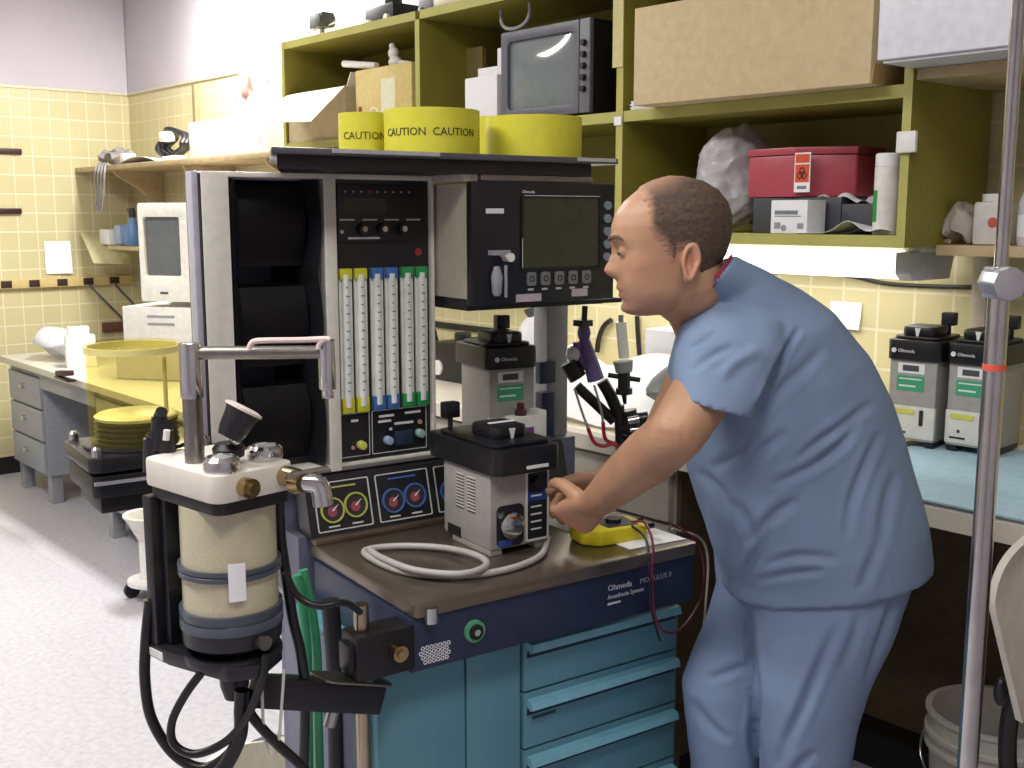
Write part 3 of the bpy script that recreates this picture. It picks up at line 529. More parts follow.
for k, colr in enumerate(((206, 204, 40), (206, 204, 40), (60, 110, 180), (60, 110, 180), (40, 150, 80), (40, 150, 80))):
    x = px0+.022+k*.0335+(k//2)*.003; nm = ('yellow', 'yellow', 'blue', 'blue', 'green', 'green')[k]
    b = mm(); b.box((x-.0145, yf-.006, tz0), (x+.0145, yf, tz1)); pl = b.build('flow_tube', mat('milky_tube_backing', (222, 220, 210), .35), fp, bev=.002)
    b = mm(); b.cyl((x-.001, yf-.007, tz0+.012), (x-.001, yf-.007, tz1-.012), .0085, n=16); b.build('glass_tube', mat('glass_tube_sheen', (226, 230, 226), .08, coat=.8), fp)
    b = mm(); b.box((x-.0145, yf-.0125, tz1-.022), (x+.0125, yf-.001, tz1)); b.build('end_block', mat('flow_%s' % nm, colr, .4), fp, bev=.002)
    b = mm(); b.box((x-.0145, yf-.0125, tz0), (x+.0125, yf-.001, tz0+.03)); b.build('end_block', mat('flow_%s' % nm, colr, .4), fp, bev=.002)
    b = mm()
    for j in range(13): b.box((x-.004, yf-.0158, tz0+.045+j*.0175), (x+(.004 if j % 2 else .001), yf-.0148, tz0+.0475+j*.0175))
    b.build('scale_marks', mat('grey_scale_print', (120, 122, 122)), fp)
# lower valve block
for xa, xb in ((px0+.006, px0+.072), (px0+.077, px1-.010)):
    b = mm(); b.frame(rrect(xa, xb, 1.006, 1.098, .003), rrect(xa+.0016, xb-.0016, 1.0076, 1.0964, .002), 'y', yf-.0012, yf+.001); b.build('valve_outline', line, fp)
b = mm()
for (x, z, l) in ((px0+.03, 1.079, .016), (px0+.094, 1.082, .035), (px0+.092, 1.071, .03), (px0+.155, 1.084, .038), (px0+.13, 1.063, .045), (px0+.118, 1.053, .006)): b.box((x, yf-.0013, z), (x+l, yf+.001, z+.005))
b.build('valve_captions', mark, fp)
for x, z, c_, nm in ((px0+.05, 1.03, (206, 204, 96), 'yellow_knob'), (px0+.112, 1.033, (150, 176, 206), 'blue_knob'), (px0+.188, 1.04, (150, 190, 176), 'green_knob')):
    b = mm(); b.cyl((x, yf-.016, z), (x, yf, z), .0085, .0095, 18); b.build(nm, mat(nm, c_, .4), fp, bev=.001)
b = mm(); b.cyl((px0+.19, yf-.004, 1.064), (px0+.19, yf, 1.064), .005); b.cyl((px0+.032, yf-.004, 1.026), (px0+.032, yf, 1.026), .004); b.build('pilot_light', mat('pinkish_lamp', (200, 140, 130), .3), fp)
b = mm(); b.box((px0+.128, yf-.010, 1.02), (px0+.17, yf, 1.05)); b.build('link_cover', mat('dark_blue_cover', (36, 50, 72), .4), fp, bev=.003)
# top shelf
b = mm(); b.prism([(-.115, .285), (.655, .28), (.67, .295), (.67, .66), (.65, .68), (.06, .68), (.03, .66)], 'z', 1.606, 1.618); ts = part(b, 'top_shelf', mat('top_plate', (92, 92, 98), .35, .4), bev=.003)
b = mm(); b.prism([(-.095, .31), (.61, .31), (.61, .66), (.06, .66)], 'z', 1.581, 1.606); b.build('shelf_underframe', mat('dark_underframe', (36, 32, 36), .5), ts, bev=.002)
for xa, xb in ((.0, .22), (.55, .65)): b = mm(); b.box((xa, .277, 1.61), (xb, .2835, 1.6175)); b.build('edge_highlight', mat('bright_metal', (205, 205, 210), .3, .6), ts)  # pale strips paint highlights along the shelf's front edge
b = mm(); b.box((.30, .325, 1.566), (.335, .45, 1.581)); b.box((.345, .33, 1.568), (.63, .36, 1.581)); b.build('bracket', mat('pale_bracket', (196, 190, 180), .4), ts, bev=.003)
# support column of the gas monitor
b = mm(); PX0, PX1 = ML(533, 380, y=.72).x, ML(568, 380, y=.66).x; b.box((PX0, .66, .94), (PX1, .72, 1.306)); part(b, 'support_column', mat('column_grey', (152, 153, 158), .4), bev=.006)
b = mm(); b.box((.42, .45, 1.296), (PX1, .72, 1.306)); part(b, 'monitor_plate', black)
b = mm(); b.box((.60, .64, .72), (PX1+.01, .74, .94)); part(b, 'column_foot', slate, bev=.003)
# dark accessory rack on the column
b = mm(); bx0, bx1 = ML(540, 380, y=.64).x, ML(556, 380, y=.64).x; b.box((bx0, .64, ML(545, 384, y=.64).z), (bx1, .661, ML(545, 362, y=.64).z)); b.box((bx0, .63, .945), (bx1-.01, .661, ML(545, 392, y=.64).z)); part(b, 'dark_bracket', mat('dark_blue_bracket', (40, 50, 78), .4), bev=.003)
# pole on the left with clamp
b = mm(); b.cyl((-.086, .03, .10), (-.086, .03, .86), .013); pole = part(b, 'mounting_pole', mat('nickel_pole', (176, 160, 138), .22, 1))
b = mm(); b.box((-.11, .0, .735), (.0, .06, .815)); b.box((-.12, .01, .75), (-.06, .05, .80)); cl = part(b, 'pole_clamp', black, bev=.006)
b = mm(); b.cyl((-.038, -.02, .778), (-.038, .002, .778), .014); b.cyl((-.038, -.026, .778), (-.038, -.018, .778), .008); b.build('clamp_knob', brass, cl)
b = mm(); b.box((-.11, .02, .09), (-.05, .12, .135)); b.cyl((-.086, .03, .085), (-.086, .03, .14), .02); part(b, 'pole_foot', black, bev=.004)
# ------------------------------------------------------------------ gas monitor on the column
my, mx0, mx1, mz0, mz1 = .335, .314, .672, 1.318, 1.563
t = thing('gas_monitor', 'black-fronted patient gas monitor with a dark screen in a grey case, facing the man', 'monitor', tuple(MACH @ Vector((.5, .5, 1.3063))), R(83))
def gm(): return MB(MACH)
b = gm(); b.box((mx0, my, mz0+.012), (mx1, .70, mz1)); b.build('case', mat('warm_grey_case', (190, 186, 168), .5), t, bev=.004)
b = gm(); b.box((mx0-.003, my-.022, mz0), (mx1+.006, my, mz1+.004)); fr = b.build('front', satin, t, bev=.006)
b = gm(); b.box((mx0+.004, my+.005, 1.3065), (mx1-.004, .69, mz0+.012)); b.build('base_tray', black, t)
fy_ = my-.022
b = gm(); sx0, sx1, sz0, sz1 = .435, .632, 1.392, 1.535; b.frame(rrect(sx0-.006, sx1+.006, sz0-.006, sz1+.006, .004), rrect(sx0, sx1, sz0, sz1, .003), 'y', fy_-.005, fy_+.001); b.build('bezel', black, fr, bev=.001)
b = gm(); b.box((sx0, fy_-.002, sz0), (sx1, fy_+.001, sz1)); b.build('screen', glassdark, fr)
b = gm(); b.box((sx0-.0045, fy_-.0055, sz0), (sx0-.003, fy_-.004, sz0+.06)); b.box((sx0, fy_-.0055, sz1+.0035), (sx1, fy_-.004, sz1+.005)); b.build('bright_line', line, fr)
lettering('Ohmeda', .009, mark, MACH @ at(sx0-.002, fy_-.001, sz1+.009) @ FRONT, t)
for k in range(5):
    x = sx0+.02+k*.036; b = gm(); b.prism(rrect(x-.011, x+.011, 1.355, 1.383, .005), 'y', fy_-.005, fy_); b.build('key', mat('key_grey', (120, 122, 120), .5), fr)
    b = gm(); b.frame([(x+p, 1.369+q) for p, q in circ(0, 0, .0065, 14)], [(x+p, 1.369+q) for p, q in circ(0, 0, .0045, 14)], 'y', fy_-.0058, fy_-.004); b.build('key_symbol', pblack, fr)
    b = gm(); b.box((x-.007, fy_-.001, 1.345), (x+.007, fy_+.001, 1.349)); b.build('key_caption', line, fr)
for k in range(5):
    z = 1.52-k*.0275; b = gm(); b.cyl((.655, fy_-.006, z), (.655, fy_, z), .0095); b.build('soft_key', mat('blue_grey_key', (130, 142, 152), .4), fr)
b = gm(); b.box((.345, fy_-.001, 1.503), (.388, fy_+.001, 1.513)); b.build('white_label', mark, fr)
for xa, xb, za in ((.418, .482, 1.322), (.562, .604, 1.328)): b = gm(); b.box((xa, fy_-.001, za), (xb, fy_+.001, za+.016)); b.build('lower_label', mat('pale_pink_label', (190, 178, 184), .5), fr)
b = gm(); b.box((.35, fy_-.02, 1.42), (.392, fy_, 1.43)); b.cyl((.38, fy_-.02, 1.335), (.38, fy_-.02, 1.4), .0035); b.lathe([(.006, 0), (.01, .006), (.012, .04), (.006, .06)], (.362, fy_-.014, 1.338)); b.build('water_trap', mat('clear_trap', (150, 150, 158), .15), fr)
b = gm(); b.cyl((.392, fy_-.022, 1.415), (.392, fy_, 1.415), .009); b.cyl((.383, fy_-.02, 1.42), (.383, fy_, 1.42), .005); b.build('sample_port', white, fr)
# ------------------------------------------------------------------ yellow tape rolls on top shelf
ym = mat('warning_tape_yellow', (206, 200, 58), .4, var=.04)
def tape_roll(pxl, pxr, pyt, yl, label):
    a = ML(pxl, 160, y=yl).x; c = ML(pxr, 160, y=yl).x; r = (c-a)/2*.9; cx = (a+c)/2
    h = ML((pxl+pxr)/2, pyt, y=yl-r*.4).z-1.6185
    W = MACH @ Vector((cx, yl, 1.6183)); t = thing('tape_roll', label, 'tape roll', tuple(W), R(83), 'yellow tape rolls on the machine')
    b = MB(at(*W)); b.lathe([(r*.42, 0), (r, 0), (r, h), (r*.42, h), (r*.42, 0)], n=48); b.build('tape', ym, t)
    b = MB(at(*W)); b.lathe([(r*.36, .001), (r*.42, .001), (r*.42, h-.001), (r*.36, h-.001), (r*.36, .001)], n=32); b.build('core', card, t)
    return t, W, r, h
rolls = [tape_roll(339, 392, 113, .63, 'leftmost and smallest yellow roll of barrier tape on the machine top shelf'), tape_roll(385, 477, 109, .47, 'yellow roll of barrier tape with black lettering, second from left on the machine top shelf'), tape_roll(470, 520, 117, .66, 'yellow tape roll mostly hidden behind its neighbours on the machine top shelf'), tape_roll(489, 576, 116, .44, 'plain yellow roll of barrier tape at the right end of the machine top shelf')]
def wraptext(t, W, r, h, txt, size, a0):
    cu = bpy.data.curves.new('t', 'FONT'); cu.body = txt; cu.size = size; cu.resolution_u = 2; cu.extrude = .0005
    o = bpy.data.objects.new('t', cu); C.objects.link(o); me = bpy.data.meshes.new_from_object(o.evaluated_get(bpy.context.evaluated_depsgraph_get())); bpy.data.objects.remove(o)
    for v in me.vertices:
        an = a0+v.co.x/r; rr = r+.0005+v.co.z
        q = at(*W) @ Vector((rr*math.cos(an), rr*math.sin(an), h*.42+v.co.y)); v.co = WM[t.name].inverted() @ q
    me.materials.clear(); me.materials.append(mat('olive_black_print', (70, 64, 24), .6)); n = bpy.data.objects.new('lettering', me); C.objects.link(n); n.parent = t
for i in (0, 1): wraptext(*rolls[i], 'CAUTION  CAUTION', .022, R(-41-(45 if i == 0 else 60)))
# ------------------------------------------------------------------ vaporizers
ink = mat('white_vap_print', (228, 228, 228), .5)
vgrey = mat('vaporizer_grey', (158, 156, 152), .42)
def vap_lid(M, t, w, d, h, over=.008):
    b = MB(M); b.prism(rrect(-w/2-over, w/2+over, -d/2-over, d/2+over+.02, .02), 'z', h, h+.05); b.prism(rrect(-w/2, w/2, -d/2+.01, d/2, .02), 'z', h+.05, h+.058); lid = b.build('lid', black, t, bev=.008)
    b = MB(M); b.prism(rrect(-.042, .042, -.06, .035, .02), 'z', h+.055, h+.082); b.build('dial', black, lid, bev=.008)
    b = MB(M); b.prism([(-.009, .012), (.009, .012), (.003, -.012), (-.003, -.012)], 'y', -.0606, -.058) if False else b.prism([(-.007, h+.078), (.007, h+.078), (.002, h+.056), (-.002, h+.056)], 'y', -.0612, -.059); b.build('pointer', ink, lid)
    return lid
def lid_knob(M, lid, x, y, h):
    b = MB(M); b.cyl((x, y, h+.05), (x, y, h+.085), .005); b.box((x-.017, y-.012, h+.08), (x+.017, y+.012, h+.112)); b.build('lock_lever', black, lid, bev=.003)
# on the bench / on the rear deck: green label style
def green_vap(loc, rz, label):
    t = thing('vaporizer', label, 'vaporizer', loc, rz, 'grey vaporizers with a green label'); M = WM[t.name]; w, d = .118, .15
    b = MB(M); b.box((-w/2, -d/2, .012), (w/2, d/2, .215)); b.build('body', vgrey, t, bev=.005)
    b = MB(M); b.box((-w/2-.001, -d/2-.003, .018), (w/2+.001, -d/2+.01, .098)); lp = b.build('lower_panel', mat('pale_lower_panel', (212, 210, 204), .45), t, bev=.003)
    for x in (-w/2+.014, w/2-.014):
        b = MB(M); b.box((x-.012, -d/2+.004, 0), (x+.012, d/2-.004, .013)); b.build('foot', black, t)
    lid = vap_lid(M, t, w, d, .21); lid_knob(M, lid, .035, .045, .21)
    f = -d/2-.0012
    b = MB(M); b.box((-w/2+.022, f, .178), (w/2-.03, f+.002, .203)); lb = b.build('display_label', ink, t); b = MB(M); b.box((-w/2+.034, f-.001, .184), (w/2-.044, f+.001, .198)); b.build('display_window', dgrey, t)
    b = MB(M); b.box((-w/2+.02, f, .135), (w/2-.03, f+.002, .172)); gl = b.build('green_label', mat('vap_green', (64, 158, 116), .5), t)
    b = MB(M); b.box((-w/2+.026, f-.0006, .163), (w/2-.036, f+.001, .166)); b.box((-w/2+.026, f-.0006, .145), (w/2-.05, f+.001, .149)); b.build('label_lines', ink, gl)
    b = MB(M); b.box((-w/2+.012, f-.004, .078), (w/2-.05, f-.0016, .09)); b.build('yellow_label', mat('vap_yellow', (206, 204, 90), .5), lp)
    for xa, xb, za, zb in ((w/2-.036, w/2-.027, .052, .09), (-w/2+.012, -w/2+.05, .03, .034), (-w/2+.03, -w/2+.036, .045, .052)): b = MB(M); b.box((xa, f-.004, za), (xb, f-.0016, zb)); b.build('slot', pblack, lp)
    b = MB(M); b.prism(circ(-w/2+.014, .234, .006, 14), 'y', -d/2-.0135, -d/2-.011); b.build('emblem', ink, lid)
    lettering('Ohmeda', .012, ink, M @ at(-w/2+.024, -d/2-.0123, .23) @ FRONT, lid)
    return t
zc = BZ+.0095
q = P(903, 443, z=zc); vA = green_vap((q.x+.015, q.y+.062, zc), R(6), 'grey vaporizer with a green label on the blue pad, nearer the man')
q = P(953, 450, z=zc); dup(vA, (q.x+.034, q.y+.075, zc), R(3), 'grey vaporizer with a green label on the blue pad, partly behind the steel pole')
q = MACH @ Vector((.552, .588, .941)); dup(vA, tuple(q), R(83-6), 'grey vaporizer with a green label on the machine\'s rear deck under the gas monitor')
# large vaporizer on the tabletop
vx0, vx1, vy0, vy1, vh = .245, .383, .145, .32, .165
W = MACH @ Vector(((vx0+vx1)/2, (vy0+vy1)/2, .8503)); t = thing('vaporizer', 'grey vaporizer with vented side and black lid on the steel tabletop by the man\'s hands', 'vaporizer', tuple(W), R(83)); M = WM[t.name]; w2, d2 = (vx1-vx0)/2, (vy1-vy0)/2
b = MB(M); b.box((-w2, -d2, .012), (w2, d2, vh)); bd = b.build('body', vgrey, t, bev=.006)
for x in (-w2+.016, w2-.016):
    b = MB(M); b.box((x-.014, -d2+.004, 0), (x+.014, d2-.03, .014)); b.build('foot', vgrey, t, bev=.002)
b = MB(M); b.box((-w2-.001, .02, .014), (-w2+.002, .07, .034)); b.build('foot_recess', pblack, bd)
b = MB(M)
for cx in (-.02, .022):
    for k in range(11): b.box((-w2-.0012, cx-.014, .078+k*.0065), (-w2+.001, cx+.014, .0808+k*.0065))
b.build('vent_slots', mat('vent_slat_grey', (206, 204, 196), .5), bd)  # pale grey slats of the side vent
b = MB(M)
for cx in (-.02, .022):
    for k in range(11): b.box((-w2-.0008, cx-.014, .0745+k*.0065), (-w2+.001, cx+.014, .0778+k*.0065))
b.build('vent_gaps', mat('vent_dark', (74, 70, 66), .6), bd)
# front: white trim, dark strip, sight glass
b = MB(M); b.frame(rrect(.012, w2-.002, .018, vh-.006, .004), rrect(.016, w2-.006, .022, vh-.01, .003), 'y', -d2-.003, -d2+.002); b.build('trim', mat('vap_trim', (214, 210, 204), .4), t)
b = MB(M); b.box((.016, -d2-.0015, .022), (w2-.006, -d2+.001, vh-.01)); sp = b.build('front_strip', satin, t)
b = MB(M); b.box((.018, -d2-.0025, .098), (w2-.008, -d2-.001, .116)); b.build('blue_label', mat('label_blue', (40, 60, 130), .4), sp)
b = MB(M)
for z in (.107, .085, .07, .055, .04): b.box((.024, -d2-.0032, z), (w2-.02, -d2-.002, z+.003))
b.build('strip_print', ink, sp)
b = MB(M); b.cyl((.038, -d2-.012, .135), (.038, -d2-.001, .135), .012); b.build('lock_knob', black, sp)
# filler recess with round sight glass
b = MB(M); b.prism(rrect(-.055, .008, .016, .098, .012), 'y', -d2-.0015, -d2+.001); fr_ = b.build('filler_recess', mat('recess_black', (26, 26, 32), .35), t)
b = MB(M); b.lathe([(0, 0), (.022, 0), (.026, .006), (.026, .014), (.018, .018), (0, .018)], (-.026, -d2-.001, .06), 24, Matrix.Rotation(R(90), 4, 'X')); b.build('filler_cap', chrome, fr_)
b = MB(M); b.box((-.052, -d2-.003, .018), (-.02, -d2-.001, .03)); b.build('blue_tag', mat('tag_blue', (50, 80, 170), .4), fr_)
b = MB(M); b.cyl((w2-.002, -.03, .05), (w2+.016, -.03, .05), .016); b.build('side_knob', dgrey, t)
lid = vap_lid(M, t, 2*w2, 2*d2+.05, vh-.002); lid_knob(M, lid, -.05, .09, vh)
b = MB(M); b.box((-.01, -d2-.0385, vh+.008), (.04, -d2-.036, vh+.014)); b.build('lid_print', ink, lid)
b = MB(M); b.box((-.03, -.028, vh+.082), (.03, -.018, vh+.0835)); b.build('dial_print', ink, lid)
# black hinged filler arm to its right
b = MB(M); b.prism([(.03, vh-.01), (.05, vh+.02), (.1, vh+.018), (.115, vh-.09), (.098, vh-.092), (.088, vh-.02)], 'y', .05, .085); b.build('filler_arm', black, t, bev=.003)
# small white adapter bottle in front of rear vaporizer
q = ML(523, 440, y=.48); W = MACH @ Vector((q.x, .478, .9856)); t = thing('adapter_bottle', 'little white bottle with a purple label in front of the rear vaporizer', 'bottle', tuple(W), R(83)); M = WM[t.name]
b = MB(M); b.box((-.042, -.021, 0), (.042, .021, .062)); b.box((.028, -.023, 0), (.05, .021, .072)); b.build('body', white, t, bev=.005); b = MB(M); b.cyl((-.008, 0, .062), (-.008, 0, .075), .014); b.cyl((-.008, 0, .075), (-.008, 0, .09), .009); b.build('cap', mat('maroon_cap', (78, 40, 50), .4), t); b = MB(M); b.box((-.028, -.0222, .02), (.014, -.02, .036)); b.build('purple_label', mat('purple_print', (110, 60, 140), .5), t)
# grey hose coil on tabletop
cm = mat('grey_hose', (170, 168, 164), .45)
pts = [ML(548, 538, z=.857), ML(540, 556, z=.857), ML(505, 570, z=.857), ML(455, 576, z=.857), ML(405, 572, z=.857), ML(372, 559, z=.857), ML(366, 550, z=.857), ML(400, 546, z=.858), ML(445, 548, z=.862), ML(478, 556, z=.867), ML(486, 566, z=.868), ML(460, 574, z=.868), ML(415, 570, z=.868), ML(382, 558, z=.868), ML(370, 550, z=.866)]
b = MB(); b.tube([MACH @ p for p in pts], .0065, 10); tag(b.build('grey_hose', cm), 'coil of pale grey hose lying on the steel tabletop in front of the vaporizer', 'hose')
# yellow meter
q = ML(612, 535, z=.86); W = MACH @ Vector((q.x, q.y+.01, .8503)); t = thing('yellow_meter', 'bright yellow hand-held test meter lying on the tabletop under the man\'s forearm', 'meter', tuple(W), R(83-8)); M = WM[t.name]
b = MB(M); b.prism([(-.075, -.02), (-.045, -.045), (.06, -.045), (.072, -.03), (.072, .035), (.06, .045), (-.06, .045), (-.075, .03)], 'z', 0, .032); b.build('case', yellow, t, bev=.008); b = MB(M); b.box((-.02, -.03, .0315), (.05, .03, .0335)); b.build('face', dgrey, t); b = MB(M); b.cyl((.01, 0, .0335), (.01, 0, .042), .016); b.build('selector', black, t)
for k, y in enumerate((-.022, .02)):
    b = MB(M); b.cyl((.068, y, .02), (.092, y, .022), .006); b.build('plug', black, t)
lead = lambda name, pts, m, lab, r=.0028: tag((lambda b: (b.tube(pts, r, 6), b.build(name, m))[1])(MB()), lab, 'cable')
wp = lambda px, py, y: MACH @ ML(px, py, y=y)
maroon = mat('maroon_cable', (122, 34, 60), .45)
lead('test_lead', [wp(632, 522, .08), wp(645, 523, .05), wp(653, 545, -.012), wp(652, 580, -.016), wp(655, 615, -.014), wp(665, 632, -.012), wp(682, 628, .0), wp(700, 600, .06), wp(704, 565, .1), wp(695, 540, .12), wp(672, 524, .14)], maroon, 'maroon test lead looping from the yellow meter over the table edge')
lead('test_lead', [wp(632, 526, .075), wp(646, 540, .02), wp(650, 575, -.0125), wp(651, 605, -.0125), wp(656, 628, .01), wp(660, 641, .01)], mat('black_cable', (26, 20, 30), .5), 'black test lead hanging from the yellow meter down the drawer front')
b = MB(); b.sheet(lambda u, v: MACH @ Vector((.5+.14*u, .035+.12*v-.01*u, .8515+.006*math.sin(u*4)*v+.004*u*v)), 12, 8); tag(b.build('paper_sheet', paper, thick=.001), 'white sheet of paper at the right end of the steel tabletop', 'paper')
b = MB(); b.sheet(lambda u, v: MACH @ Vector((.47+.16*u, .2+.14*v-.02*u, .8515+.004*math.sin(u*5))), 12, 8); tag(b.build('paper_sheet', mat('grey_paper', (202, 200, 190), .8), thick=.001), 'greyish sheet of paper behind the yellow meter on the tabletop', 'paper')
lead('white_wire', [wp(672, 529, .12), wp(700, 538, .16), wp(708, 560, .17), wp(706, 600, .17), wp(703, 630, .17), wp(696, 655, .16)], mat('cream_wire', (214, 206, 186), .5), 'thin cream wire hanging past the right end of the machine')
# ------------------------------------------------------------------ carbon dioxide absorber on the machine's left arm
A0 = P(216, 507, d=1.49); AZ = A0.z; AB = Matrix.Translation((A0.x, A0.y, 0)) @ Matrix.Rotation(R(97), 4, 'Z')   # local x: right-hand face, y: left-hand face, origin at near corner
ABI = AB.inverted()
def AL(px, py, **k):
    o = ABI @ CAM; r, f = ray(px, py); q = ABI.to_3x3() @ r; (n, v), = k.items(); i = 'xyz'.index(n); return o+q*((v-o[i])/q[i])
bw, bd_ = .14, .20
t = thing('carbon_dioxide_absorber', 'absorber with off-white top block, two chrome caps and beige granule canister, at the machine\'s left', 'absorber', tuple(AB @ Vector((bw/2, bd_/2, AZ-.33))), R(97))
def ab(): return MB(AB)
ct = Vector((.072, .082, 0)); cr = .0705
poly = rrect(0, bw, 0, bd_, .022, 8)
b = ab(); b.prism(poly, 'z', AZ, AZ+.042); b.build('top_block', mat('ivory_cast_block', (214, 208, 198), .45, var=.03), t, bev=.005)
b = ab(); b.prism([(x*.94+.005, y*.94+.004) for x, y in poly], 'z', AZ-.018, AZ+.001); b.build('gasket_plate', black, t, bev=.002)
zc0, zc1 = AZ-.195, AZ-.018
b = ab(); b.lathe([(0, zc0), (cr, zc0), (cr, zc1), (0, zc1)], (ct.x, ct.y, 0), 48); cn = b.build('canister', mat('soda_lime_granules', (200, 192, 164), .5, var=.08, vs=420, bump=.3, bs=500, rgb2=(184, 176, 146), coat=.6), t)
ring = mat('smoke_grey_ring', (74, 80, 92), .3)
zm = AZ-.018-.098
for z, h_, rr in ((zm, .016, .0055), (zc0+.004, .03, .006)):
    b = ab(); b.lathe([(cr-.001, z-h_/2), (cr+rr, z-h_/2), (cr+rr, z-h_*.1), (cr+rr*.6, z), (cr+rr, z+h_*.1), (cr+rr, z+h_/2), (cr-.001, z+h_/2)], (ct.x, ct.y, 0), 48); b.build('retaining_ring', ring, t)
b = ab(); b.lathe([(0, zc0-.05), (cr*.7, zc0-.05), (cr+.003, zc0-.035), (cr+.005, zc0-.005), (0, zc0-.005)], (ct.x, ct.y, 0), 40); b.build('dust_cup', satin, t)
cd = (ABI @ CAM)-ct; ca = math.atan2(cd.y, cd.x)+.12
b = ab(); b.loft([[(ct.x+(cr+.0065)*math.cos(ca+q*.02), ct.y+(cr+.0065)*math.sin(ca+q*.02), z) for q in range(-8, 9, 2)] for z in (zm-.035, zm+.022)], False, False); b.build('paper_label', paper, t, thick=.0006)
b = ab(); q = Vector((math.cos(ca+.45), math.sin(ca+.45), 0)); c_ = ct+q*(cr+.004); b.cyl(c_+Vector((0, 0, zc0-.025)), c_+q*.012+Vector((0, 0, zc0-.025)), .011); b.build('drain_knob', steel, t)
# black back frame and bottom bracket
bx = AL(160, 600, y=bd_-.02)
b = ab(); b.box((-.002, bd_-.026, AZ-.25), (.12, bd_-.002, AZ-.016)); b.box((.012, bd_-.042, AZ-.25), (.11, bd_-.026, AZ-.018)); b.build('back_frame', black, t, bev=.004)
b = ab(); b.prism([(-.004, bd_), (-.004, bd_-.06), (.02, .02), (.06, -.005), (.125, .03), (.125, bd_)], 'z', AZ-.272, AZ-.25); b.lathe([(0, AZ-.262), (.074, AZ-.262), (.074, AZ-.246), (0, AZ-.246)], (ct.x, ct.y, 0), 32); b.build('bottom_bracket', satin, t, bev=.004)
b = ab(); b.lathe([(0, AZ-.33), (.016, AZ-.33), (.022, AZ-.31), (.024, AZ-.27), (0, AZ-.27)], (ct.x, ct.y, 0), 24); b.build('drain_valve', black, t)
b = ab(); b.box((-.0055, bd_-.045, AZ-.268), (-.003, bd_-.008, AZ-.256)); b.build('rating_plate', white, t)
# chrome gauge caps
for px, py, nm in ((222, 462, 'valve_cap'), (265, 450, 'valve_cap')):
    q = AL(px, py+8, z=AZ+.043); b = ab(); b.lathe([(0, 0), (.026, 0), (.027, .004), (.026, .016), (.021, .021), (.019, .021), (.018, .016), (0, .014)], (q.x, q.y, AZ+.0425), 28); b.build(nm, chrome, t)
    b = ab(); b.lathe([(.0, .0155), (.0175, .0165), (.012, .022), (0, .0245)], (q.x, q.y, AZ+.0425), 20); b.build('valve_dome', mat('clear_dome', (150, 152, 150), .08, coat=.6), t)
# brass ports on the right face
for px, py in ((242, 490),):
    q = AL(px, py, y=0); b = ab(); q = AL(px, py, y=.002); b.cyl((.048, .004, AZ+.02), (.048, -.018, AZ+.02), .0145); b.cyl((.048, -.016, AZ+.02), (.048, -.026, AZ+.02), .009); b.build('gas_port', brass, t)
b = ab(); b.cyl((bw-.022, .004, AZ+.024), (bw-.022, -.03, AZ+.024), .015); b.cyl((bw-.022, -.028, AZ+.02), (bw-.022, -.045, AZ+.02), .019, .014); pt = b.build('gas_port', brass, t)
b = ab(); b.tube([(bw-.022, -.03, AZ+.02), (bw+.0, -.05, AZ+.014), (bw+.004, -.055, AZ-.016)], .015, 14); b.cyl((bw-.05, -.04, AZ+.034), (bw+.025, -.04, AZ+.032), .005); b.build('chrome_elbow', chrome, t)
# chrome post with crossbar and hose hanger
q = AL(195, 462, z=AZ+.042); pz = P(195, 347, d=(P(195, 462, z=AZ+.042)-CAM).dot(AWAY)).z
b = ab(); b.cyl((q.x, q.y, AZ+.04), (q.x, q.y, pz-.06), .0145); b.build('post', steel, t); b = ab(); b.cyl((q.x, q.y, pz-.075), (q.x, q.y, pz+.006), .0165); b.build('post_head', chrome, t, bev=.002)
qw = AB @ q; dd = (qw-CAM).dot(AWAY); e = P(327, 352, d=dd); s_ = P(195, 353, d=dd)
b = MB(); b.cyl(s_, e, .0098); b.build('crossbar', steel, t)
b = MB(); b.cyl(e+Vector((0, 0, .018)), e+Vector((0, 0, -.055)), .013); b.cyl(e+Vector((0, 0, -.055)), e+Vector((0, 0, -.068)), .009); b.build('crossbar_end', chrome, t, bev=.002)
b = MB(); b.tube([P(249, 349, d=dd-.015), P(253, 342, d=dd-.015), P(266, 340.5, d=dd-.015), P(300, 340, d=dd-.015), P(325, 339, d=dd-.015), P(330, 340, d=dd-.015)], .0042, 8); b.tube([P(318, 349, d=dd-.015), P(320, 343, d=dd-.015), P(326, 339, d=dd-.015)], .004, 8); b.build('hose_hanger', mat('pinkish_white_enamel', (222, 200, 196), .4), t)
# black pressure knob
kx = P(236, 424, d=1.56); kb = P(228, 455, d=1.56); ax = (kx-kb).normalized()
tilt = Vector((0, 0, 1)).rotation_difference((SIDE*.42+UP*.8+AWAY*.22).normalized()).to_matrix().to_4x4()
b = MB(); b.cyl(P(232, 462, d=1.58), kx, .008); b.build('valve_stem', chrome, t)
b = MB(); b.lathe([(0, -.022), (.017, -.022), (.021, -.01), (.024, .014), (.027, .022), (0, .022)], kx, 24, tilt); b.build('relief_knob', satin, t)
b = MB(); b.lathe([(0, .0215), (.0285, .0215), (.029, .025), (.02, .028), (0, .028)], kx, 28, tilt); b.build('knob_rim', mat('ivory_rim', (224, 214, 206), .4), t)
b = MB(); b.lathe([(0, 0), (.022, 0), (.024, .012), (.018, .02), (0, .02)], P(229, 456, d=1.575), 20); b.build('valve_seat', black, t)
